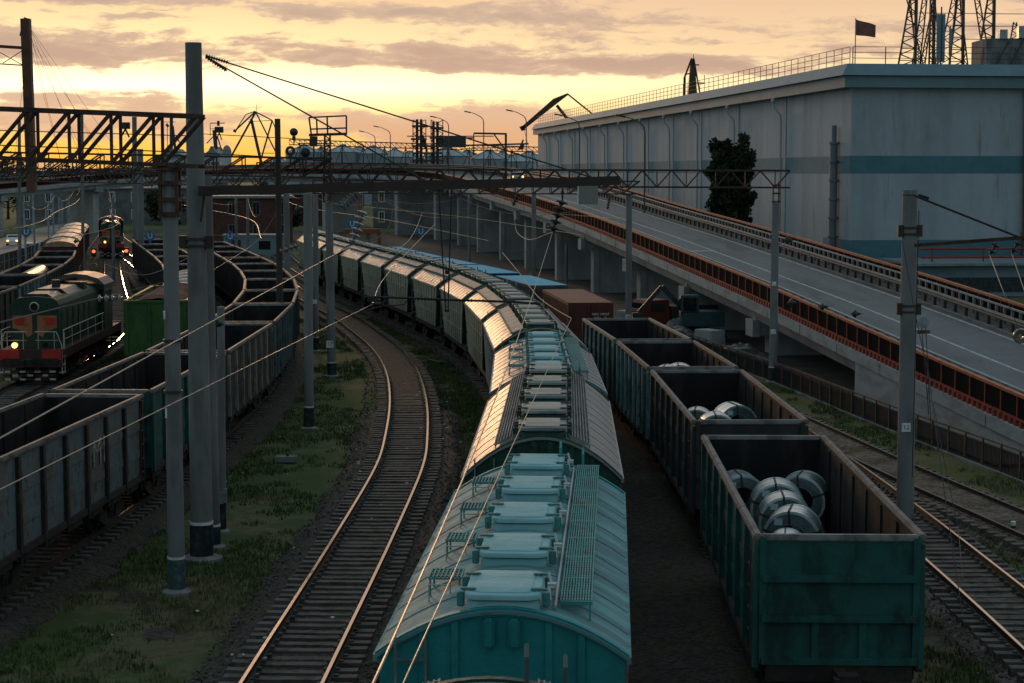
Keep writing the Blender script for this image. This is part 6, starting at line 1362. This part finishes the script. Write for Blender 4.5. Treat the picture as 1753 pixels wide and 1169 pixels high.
wire([D(-260, 893, 10.5), D(0, 750, 13.2), D(345, 560, 23.5), D(602, 420, 47.8)], .008, 'upper bearer wire crossing the left poles above the contact wire')
wire([D(637, 521, 47.5), D(664, 468, 62), D(745, 383, 92)], .012, 'sunlit contact wire rising away from the registration arm'); wire([D(603, 418, 47.9), D(690, 420, 60), D(722, 365, 92)], .009, 'slack bearer wire beyond the hanging insulators', sag=.25)
wire([D(618, 1215, 6.0), D(640, 1169, 6.4), D(820, 755, 12.5), D(905, 525, 25), D(946, 397, 47.2)], .0055, 'left of the two wires running over the nearest hopper roofs', sag=0)
wire([D(672, 1215, 11.8), D(690, 1169, 12.3), D(978, 545, 43)], .0062, 'right of the two wires running over the nearest hopper roofs'); wire([D(978, 545, 43), D(925, 512, 50), D(893, 472, 62), D(860, 432, 80)], .012, 'sunlit contact wire beyond the two roof wires')
wire([D(946, 397, 47.2), D(905, 410, 55), D(882, 392, 62), D(878, 352, 62)], .011, 'slack jumper wire under the ramp edge'); wire([D(600, 345, 48), D(618, 372, 48), D(645, 352, 48), D(655, 330, 48)], .010, 'curled jumper wire left of the hanger'); wire([D(622, 415, 48), D(650, 405, 48), D(668, 385, 48), D(672, 355, 48)], .010, 'long curled jumper wire under the beam')
for (P, y0, y1, z, lab) in ((L3, 72, 270, 6.5, 'sunlit contact wire over the locomotive track'), (L4, 75, 260, 6.5, 'sunlit contact wire over the red covered wagons'), (L1, 95, 250, 6.5, 'contact wire over the far bend of empty gondolas'), (T1, 92, 250, 6.5, 'contact wire over the far hoppers'), (T2, 100, 200, 6.5, 'contact wire over the containers')):
    pts = []; y = y0; k = 0
    while y < y1: p = P.at(P.sY(y)); pts.append((p.x + (.3 if k % 2 else -.3), p.y, z)); y += 42; k += 1
    wire(pts, .016, lab); wire([(a, b, c + 1.4) for a, b, c in pts], .014, lab.replace('contact', 'bearer'), m_cable, .7)
wire([D(-30, 558, 56), D(166, 511, 56)], .012, 'cross wire left of the horizontal insulator'); wire([D(212, 510, 56), D(300, 492, 56)], .010, 'cross wire right of the horizontal insulator'); wire([D(-30, 560, 70), D(300, 478, 70)], .010, 'lower cross wire behind the locomotive insulator', m_lit)
wire([D(-40, 222, 60), D(345, 233, 58)], .016, 'dark cross wire above the near truss', m_cable); wire([D(-40, 247, 92), D(345, 262, 92), D(555, 275, 92)], .03, 'dark cross wire behind the near truss', m_cable); wire([D(345, 229, 92), D(540, 239, 92)], .02, 'dark cross wire running to the signal box', m_cable)
wire([D(1694, 436, 51.6), D(1720, 505, 48), D(1745, 565, 50)], .011, 'wire hanging from the left insulator of the right boom'); wire([D(1732, 434, 51.2), D(1775, 560, 46)], .011, 'wire hanging from the right insulator of the right boom')
wire([D(1545, 413, 53), D(1590, 640, 50), D(1660, 1130, 40)], .012, 'long slack cable from the stout pole down to the grass', m_cable, .2); wire([D(1598, 690, 52), D(1640, 900, 48), D(1668, 1160, 40)], .010, 'second slack cable right of the stout pole', m_cable, .1)
wire([D(340, 433, 100), D(250, 470, 90), D(180, 452, 96)], .012, 'sunlit cross wire over the grass by the glowing rails'); wire([D(300, 395, 130), D(480, 405, 120), D(505, 358, 74)], .012, 'pale cross wire right of the twin poles', m_lit, .15); wire([D(340, 478, 100), D(440, 412, 110), D(478, 355, 110)], .014, 'sunlit wire over the bend of empty gondolas'); wire([D(655, 455, 60), D(720, 425, 75), D(905, 430, 100)], .012, 'dark wire arm above the blue containers', m_cable)
wire([D(700, 352, 110), D(911, 363, 150), D(1073, 375, 110)], .013, 'thin cross wire tied to the slim poles by the ramp', m_cable); wire([D(1330, 418, 90), D(1351, 411, 89)], .012, 'short wire at the warehouse side pole', m_cable)
# ---------------------------------------------------------------- blue diamond signs
for px, py, Yd, lab in ((45, 397, 200, 'blue diamond sign with a white U on the leftmost pale post'), (257, 404, 165, 'blue diamond sign with a white U among the middle wagons'), (394, 405, 190, 'blue diamond sign with a white U in front of the brick house'), (603, 383, 155, 'blue diamond sign with a white U behind the hanging insulators'), (720.5, 396, 205, 'blue diamond sign with a white U on the bridge pier')):
    p = D(px, py, Yd); r = thing('diamond_sign', p, 0, lab, 'sign', 'blue diamond signs'); s_ = 15.5 * Yd / 3150; m = MB(); m.box((0, 0, 0), (s_, .04, s_), Matrix.Rotation(math.pi / 4, 3, 'Y')); pl = m.build('plate', m_blue, r); lettering('lettering', 'U', s_ * .85, m_white, pl, (0, -.03, 0), (math.pi / 2, 0, 0))
    if px not in (45,): m = MB(); m.bar((0, .05, -.2), (0, .05, GZ - p.z), .07); m.build('post', m_galv, r)
# ---------------------------------------------------------------- buildings below the bridge
m_brick = mat('dark_red_brick', (.095, .04, .03), (.07, .03, .024), scale=1.5, rough=.9, bump=.2); m_plast = mat('pale_plaster', (.15, .15, .15), (.10, .10, .10), scale=.6, rough=.9)
def house(loc, rz, L, W_, H_, wall, lab, nwin, rows, roofm, name='brick_house'):
    r = thing(name, loc, rz, lab, 'building'); m = MB(); m.box((L / 2, W_ / 2, H_ / 2), (L, W_, H_)); m.build('wall', wall, r)
    m = MB(); m.prism([(-.4, H_), (L + .4, H_), (L + .2, H_ + .35), (-.2, H_ + .35)], -.4, W_ + .4); m.build('roof', roofm, r)
    for j in range(rows):
        for i in range(nwin):
            x, z = L * (i + .5) / nwin, H_ * (j + .55) / rows; m = MB(); 
            for e in (-.5, .5): m.box((x + e, -.03, z), (.16, .12, 1.9))
            for e in (-.95, .95): m.box((x, -.03, z + e), (1.16, .12, .16))
            m.box((x, -.02, z), (.07, .06, 1.8)); w = m.build('window', m_plast if wall is m_brick else m_white, r); m = MB(); m.box((x, -.005, z), (.9, .03, 1.8)); m.build('pane', m_glass, w)
    return r
house((-46, 268, GZ), R(8), 14, 10, 6.6, m_brick, 'dark red brick house with white framed windows under the bridge', 4, 2, m_proof)
house((-26, 345, GZ), R(-4), 26, 8, 7.5, m_plast, 'pale plaster building behind the bridge piers', 8, 2, m_proof, 'plaster_building')
house((-11, 300, GZ), R(-80), 120, 8, 6.0, m_plast, 'long pale plaster building behind the ramp piers', 22, 2, m_proof, 'plaster_building')
house((-100, 372, GZ), R(3), 60, 12, 7, m_plast, 'grey building beyond the bridge at the far left', 14, 2, m_proof, 'plaster_building'); house((-60, 360, GZ), R(0), 30, 10, 6, m_brick, 'low brick building beyond the bridge between the poles', 9, 1, m_proof)
# orange gantry beam, teal huts
hu = thing('teal_hut', D(372 + 60, 415, 225), 0, 'pale teal hut beside the bridge foot', 'hut'); hu.location.z = GZ; m = MB(); m.box((0, 1.5, 1.3), (7, 3, 2.6)); m.build('wall', mat('pale_teal_wall', (.16, .23, .25), rough=.8), hu); m = MB(); m.box((0, 1.5, 2.7), (7.4, 3.4, .2)); m.build('roof', m_proof, hu); m = MB(); m.box((-2, -.03, 1.1), (1.2, .06, 2.1)); m.build('door', m_dark, hu); m = MB(); m.box((1.5, -.03, 1.5), (1.4, .06, 1.0)); m.build('window', m_glass, hu)
og = thing('orange_gantry', D(600, 405, 185), 0, 'rusty orange gantry frame behind the far hoppers', 'gantry'); og.location.z = GZ; k_ = 185 / 3150; m = MB(); zt_ = D(600, 396, 185).z - GZ
m.box((1.2, 0, zt_), (60 * k_, .5, .5))
for x in (-1.0, 1.8, 2.9): m.bar((x, 0, 0), (x, 0, zt_), .35)
m.build('frame', mat('rusty_orange', (.20, .065, .025), (.12, .045, .025), scale=1, rough=.8), og)
# road at the far left with two cars and a mesh fence
RD = Path([(-54, 150), (-60.5, 205), (-66, 240), (-74, 280), (-83, 340), (-90, 400)])
m = MB(); m.sweep([(-4.5, GZ + .05), (4.5, GZ + .05)], RD.frames(0, None, 4), closed=False); tag(m.build('road', mat('dusty_road', (.17, .15, .135), (.12, .11, .10), scale=.3, rough=.75)), 'dusty road at the far left', kind='structure')
p = D(22, 396, 262); make_car((p.x, p.y, GZ + .05), R(192), m_wcar, 'small white car with its headlight on, on the far left road', lit='front'); p = D(56, 397, 222); make_car((p.x, p.y, GZ + .05), R(12), mat('pale_teal_van', (.33, .46, .5), rough=.35), 'pale blue van driving away on the far left road', 4.6, True)
FL = Path([(-48.5, 150), (-54.5, 205), (-60, 240), (-68, 285)]); fe = thing('mesh_fence', FL.at(0), 0, 'grey mesh fence between the far left road and the wagons', 'fence'); o = -V(fe.location); m = MB(); d = 0
while d < FL.L: p = FL.at(d); m.bar((p.x, p.y, GZ), (p.x, p.y, GZ + 2), .09); d += 3
for zz in (.2, 1.1, 1.95): m.sweep([(-.03, -.03), (.03, -.03), (.03, .03), (-.03, .03)], [(p + V((0, 0, GZ + zz)), r, u) for p, r, u in FL.frames(0, None, 3)])
obuild(m, 'frame', m_galv, fe, o); m = MB(); d = 0
while d < FL.L: p = FL.at(d); m.bar((p.x, p.y, GZ + .2), (p.x, p.y, GZ + 1.95), .035); d += .28
obuild(m, 'wire_panel', m_dark, fe, o)
# ---------------------------------------------------------------- clutter under the ramp
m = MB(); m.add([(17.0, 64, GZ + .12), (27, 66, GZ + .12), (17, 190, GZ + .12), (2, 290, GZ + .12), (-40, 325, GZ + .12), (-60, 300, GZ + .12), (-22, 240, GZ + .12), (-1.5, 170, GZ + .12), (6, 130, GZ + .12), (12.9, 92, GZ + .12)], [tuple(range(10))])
tag(m.build('shaded_dirt_apron', mat('shade_dark_dirt', (.03, .027, .025), (.06, .052, .046), scale=.5, rough=.95, bump=.3)), 'dirt under the overpass, coloured dark for its shade', kind='structure')  # dirt sheet coloured dark, painting in the shade under the deck
heap('rubble_heap', (10.2, 112, GZ), 3.0, 5, 1.3, m_scrap, 'dark rubble heap under the ramp behind the fence', 'rubble heap', 5.5, 'rubble heaps under the ramp'); heap('rubble_heap', (12.6, 101, GZ), 2.2, 4, .9, m_scrap, 'low rubble heap nearest the fence', 'rubble heap', 9.5, 'rubble heaps under the ramp')
tk = thing('red_truck', D(1112, 570, 118), 0, 'small dark red truck parked under the ramp', 'truck'); tk.location.z = GZ; tk.rotation_euler.z = R(25); m = MB(); m.prism([(-1.0, .5), (-1.0, 1.5), (-.7, 2.2), (.9, 2.25), (1.0, .5)], -.95, .95, lambda a, b, c: (a, b, c)); m.build('cab', mat('truck_red', (.13, .02, .016), rough=.5), tk, bevel=.05); m = MB(); m.box((2.8, 0, 1.35), (3.4, 2.0, .9)); m.box((2.0, 0, .7), (4.6, .9, .25)); m.build('cargo_bed', m_dark, tk); m = MB(); m.box((-.88, 0, 1.78), (.08, 1.6, .5)); m.box((.05, -.96, 1.75), (1.0, .04, .5)); m.build('window', m_glass, tk)
for x in (-.2, 3.4):
    for s in (-1, 1): m = MB(); m.lathe([(0, -.14), (.42, -.14), (.42, .14), (0, .14)], 16, MX_ := Matrix.Rotation(math.pi / 2, 3, 'X'), (x, s * .9, .42)); m.build('wheel', m_tyre, tk)
ex = thing('teal_excavator', D(1195, 560, 112), 0, 'teal excavator standing under the ramp', 'excavator'); ex.location.z = GZ; m = MB()
for s in (-1, 1): m.prism([(-1.5, .1), (-1.7, .45), (-1.4, .8), (1.4, .8), (1.7, .45), (1.5, .1)], s * .9 - .2, s * .9 + .2)
m.build('track_unit', m_black, ex); m = MB(); m.box((.2, 0, 1.5), (2.6, 2.0, .9)); m.box((-.6, -.5, 2.3), (1.1, .9, 1.3)); m.build('body', mat('excavator_teal', (.02, .07, .085), (.03, .05, .055), rough=.5), ex, bevel=.05); m = MB(); m.bar((-.6, .4, 1.7), (-2.2, .4, 3.4), .3); m.bar((-2.2, .4, 3.4), (-3.6, .4, 1.8), .25); m.box((-3.7, .4, 1.5), (.6, .7, .6)); m.build('digger_arm', m_black, ex); m = MB(); m.box((-.6, -.96, 2.4), (.8, .04, .8)); m.box((-1.16, -.5, 2.4), (.04, .7, .8)); m.build('window', m_glass, ex)
for k, (px, Yd, s_, lab) in enumerate(((1075, 122, 1.2, 'pale concrete block beside the slim grey pole'), (1215, 106, 1.3, 'pale concrete block under the ramp by the excavator'), (1150, 108, 1.1, 'dark concrete block among the rubble'), (1270, 99, .9, 'flat concrete slab just behind the fence'))): p = D(px, 560, Yd); m = MB(); m.prism([(-s_ * .7, 0), (-s_ * .6, s_), (s_ * .6, s_), (s_ * .7, 0)], -s_ * .4, s_ * .4); o_ = m.build('concrete_block', m_fascia if k < 2 else m_concd, None, bevel=.04, loc=(p.x, p.y, GZ)); o_.rotation_euler.z = rnd(0, 3); tag(o_, lab, 'block', 'concrete blocks under the ramp')
# marker post by the right track
mk = thing('marker_post', G(1734, 921), 0, 'short black and white banded marker post between the right tracks', 'post'); m = MB(); m.tube([(0, 0, -.1), (0, 0, .48)], .07, 12); m.build('post', m_white, mk); m = MB()
for z in (.1, .32): m.tube([(0, 0, z - .05), (0, 0, z + .05)], .073, 12)
m.build('black_band', m_black, mk)
st = thing('concrete_slab', G(490, 790), 0, 'flat concrete slab lying in the grass left of the curving track', 'slab'); m = MB(); m.box((0, 0, .1), (.75, .5, .22)); m.build('slab', m_concd, st, bevel=.02); m = MB(); m.box((.05, 0, .26), (.1, .1, .12)); m.build('lifting_lug', m_dark, st)
for a, b, lab in (((742, 600), (762, 604), 'dark sleeper offcut lying left of the hopper train'), ((734, 622), (756, 626), 'second dark sleeper offcut left of the hopper train'), ((0, 0), (0, 0), '')):
    if lab: p, q = G(*a), G(*b); m = MB(); m.bar(p + V((0, 0, .12)), q + V((0, 0, .12)), .22); tag(m.build('sleeper_offcut', m_dark), lab, 'timber', 'sleeper offcuts')
# timber cradles under the near coils
for k, Yd in enumerate((36.2, 39.4, 42.6)):
    p = T2.at(T2.sY(Yd)); m = MB(); m.box((p.x, Yd, FZ + .17), (2.5, .22, .26)); tag(m.build('timber_beam', mat('raw_timber', (.15, .11, .085), (.09, .065, .05), scale=3, stretch=(.3, 3, 3), rough=.85)), ['timber bearer under the front coils of the green gondola', 'timber bearer under the middle coils of the green gondola', 'timber bearer under the rear coils of the green gondola'][k], 'timber', 'timber bearers under coils')
# ---------------------------------------------------------------- trees
m_leafd = mat('dark_needles', (.014, .023, .012), (.05, .065, .03), lo=.4, hi=.65, scale=1.2, rough=.9, spec=.1); m_leaf = mat('dull_leaves', (.022, .032, .012), (.045, .05, .02), lo=.4, hi=.65, scale=.8, rough=.9, spec=.1); m_bark = mat('bark', (.04, .03, .025), rough=.95)  # paler patches in the evergreen needles paint in lit foliage
def tree(base, h, rad, lab, n=3000, leaf=.3, mt=None, upright=True, z0=.12, grp=None, seed=0):
    rg = random.Random(seed); r = thing('tree', base, 0, lab, 'tree', grp); m = MB(); m.tube([(0, 0, -.2), (.1, 0, h * .4), (0, .1, h * .92)], h * .022, 8, h * .004)
    limbs = []
    NL = int(16 + rad * 5) * (3 if upright else 1)
    for k in range(NL):
        z = h * (z0 + ((.86 if upright else .78) - z0) * k / NL); a = k * 2.4 + rg.random(); f = (1 - ((z / h - .42) / .62) ** 2) if not upright else 1.0 - .5 * max(0, (z / h - .58) / .28) ** 2; L_ = rad * max(.3, f) * rg.uniform(.75, 1.12); e = V((math.cos(a) * L_, math.sin(a) * L_, z + (L_ * rg.uniform(.9, 1.5) if upright else L_ * rg.uniform(.1, .6))))
        m.tube([(0, 0, z), V((0, 0, z)).lerp(e, .5) + V((0, 0, -.1 * L_)), e], h * .007, 5, h * .002); limbs.append((V((0, 0, z)), e))
    limbs.append((V((0, 0, h * .6)), V((0, 0, h)))); m.build('trunk', m_bark, r); m = MB()
    cl = []
    for p, e in limbs:
        for _ in range(5): cl.append((p.lerp(e, rg.uniform(.3 if upright else .45, 1.05)), rad * (rg.uniform(.12, .27) if upright else rg.uniform(.2, .36))))
    for _ in range(n):
        c, cr = rg.choice(cl); u = V((rg.gauss(0, 1), rg.gauss(0, 1), rg.gauss(0, 1.3))); u = u.normalized() * cr * rg.random() ** .4; q = c + u; s_ = leaf * rg.uniform(.5, 1.2); d_ = V((rg.gauss(0, .6) + u.x, rg.gauss(0, .6) + u.y, rg.uniform(.2, 1.4) if upright else rg.gauss(0, .8))).normalized(); w_ = d_.cross(V((rg.gauss(0, 1), rg.gauss(0, 1), rg.gauss(0, 1)))).normalized() * s_ * .32
        m.add([q - w_, q + d_ * s_ * .5 - w_ * .9, q + d_ * s_, q + d_ * s_ * .5 + w_ * .9, q + w_], [(0, 1, 2, 3, 4)])
    m.build('crown', mt or m_leaf, r); return r
p = D(1251, 300, 163); tree((p.x, p.y, GZ), 13.6, 2.05, 'dark upright evergreen standing against the warehouse', 34000, .30, m_leafd, True, .08, seed=3)
for k, (px, Yd, h, rad, lab) in enumerate(((205, 420, 12, 4, 'far tree on the horizon below the near truss'), (236, 430, 13, 5, 'far tree left of the pale ship superstructure'), (328, 420, 12, 4, 'far tree beside the ship superstructure'), (12, 410, 15, 6, 'far tree at the left edge of the horizon'), (908, 292, 9.9, 3.2, 'bush topping the overpass left of the warehouse'), (895, 300, 9.4, 3, 'small tree beside the bush by the warehouse'), (450, 300, 7.5, 4, 'dark green tree below the bridge right of the brick house'), (478, 290, 6.5, 3.2, 'low green tree behind the slim poles'), (110, 415, 12, 4.5, 'far tree between the harbour mast and the truss'), (848, 345, 6.5, 4, 'dark tree behind the ramp piers'), (280, 365, 7, 4, 'dark tree under the bridge behind the teal based pole'), (160, 430, 12, 5, 'far tree under the floodlight'))): p = D(px, 295, Yd); tree((p.x, p.y, GZ), h, rad, lab, 1300, .75, m_leaf, False, .15, 'trees beyond the yard', seed=k + 20)
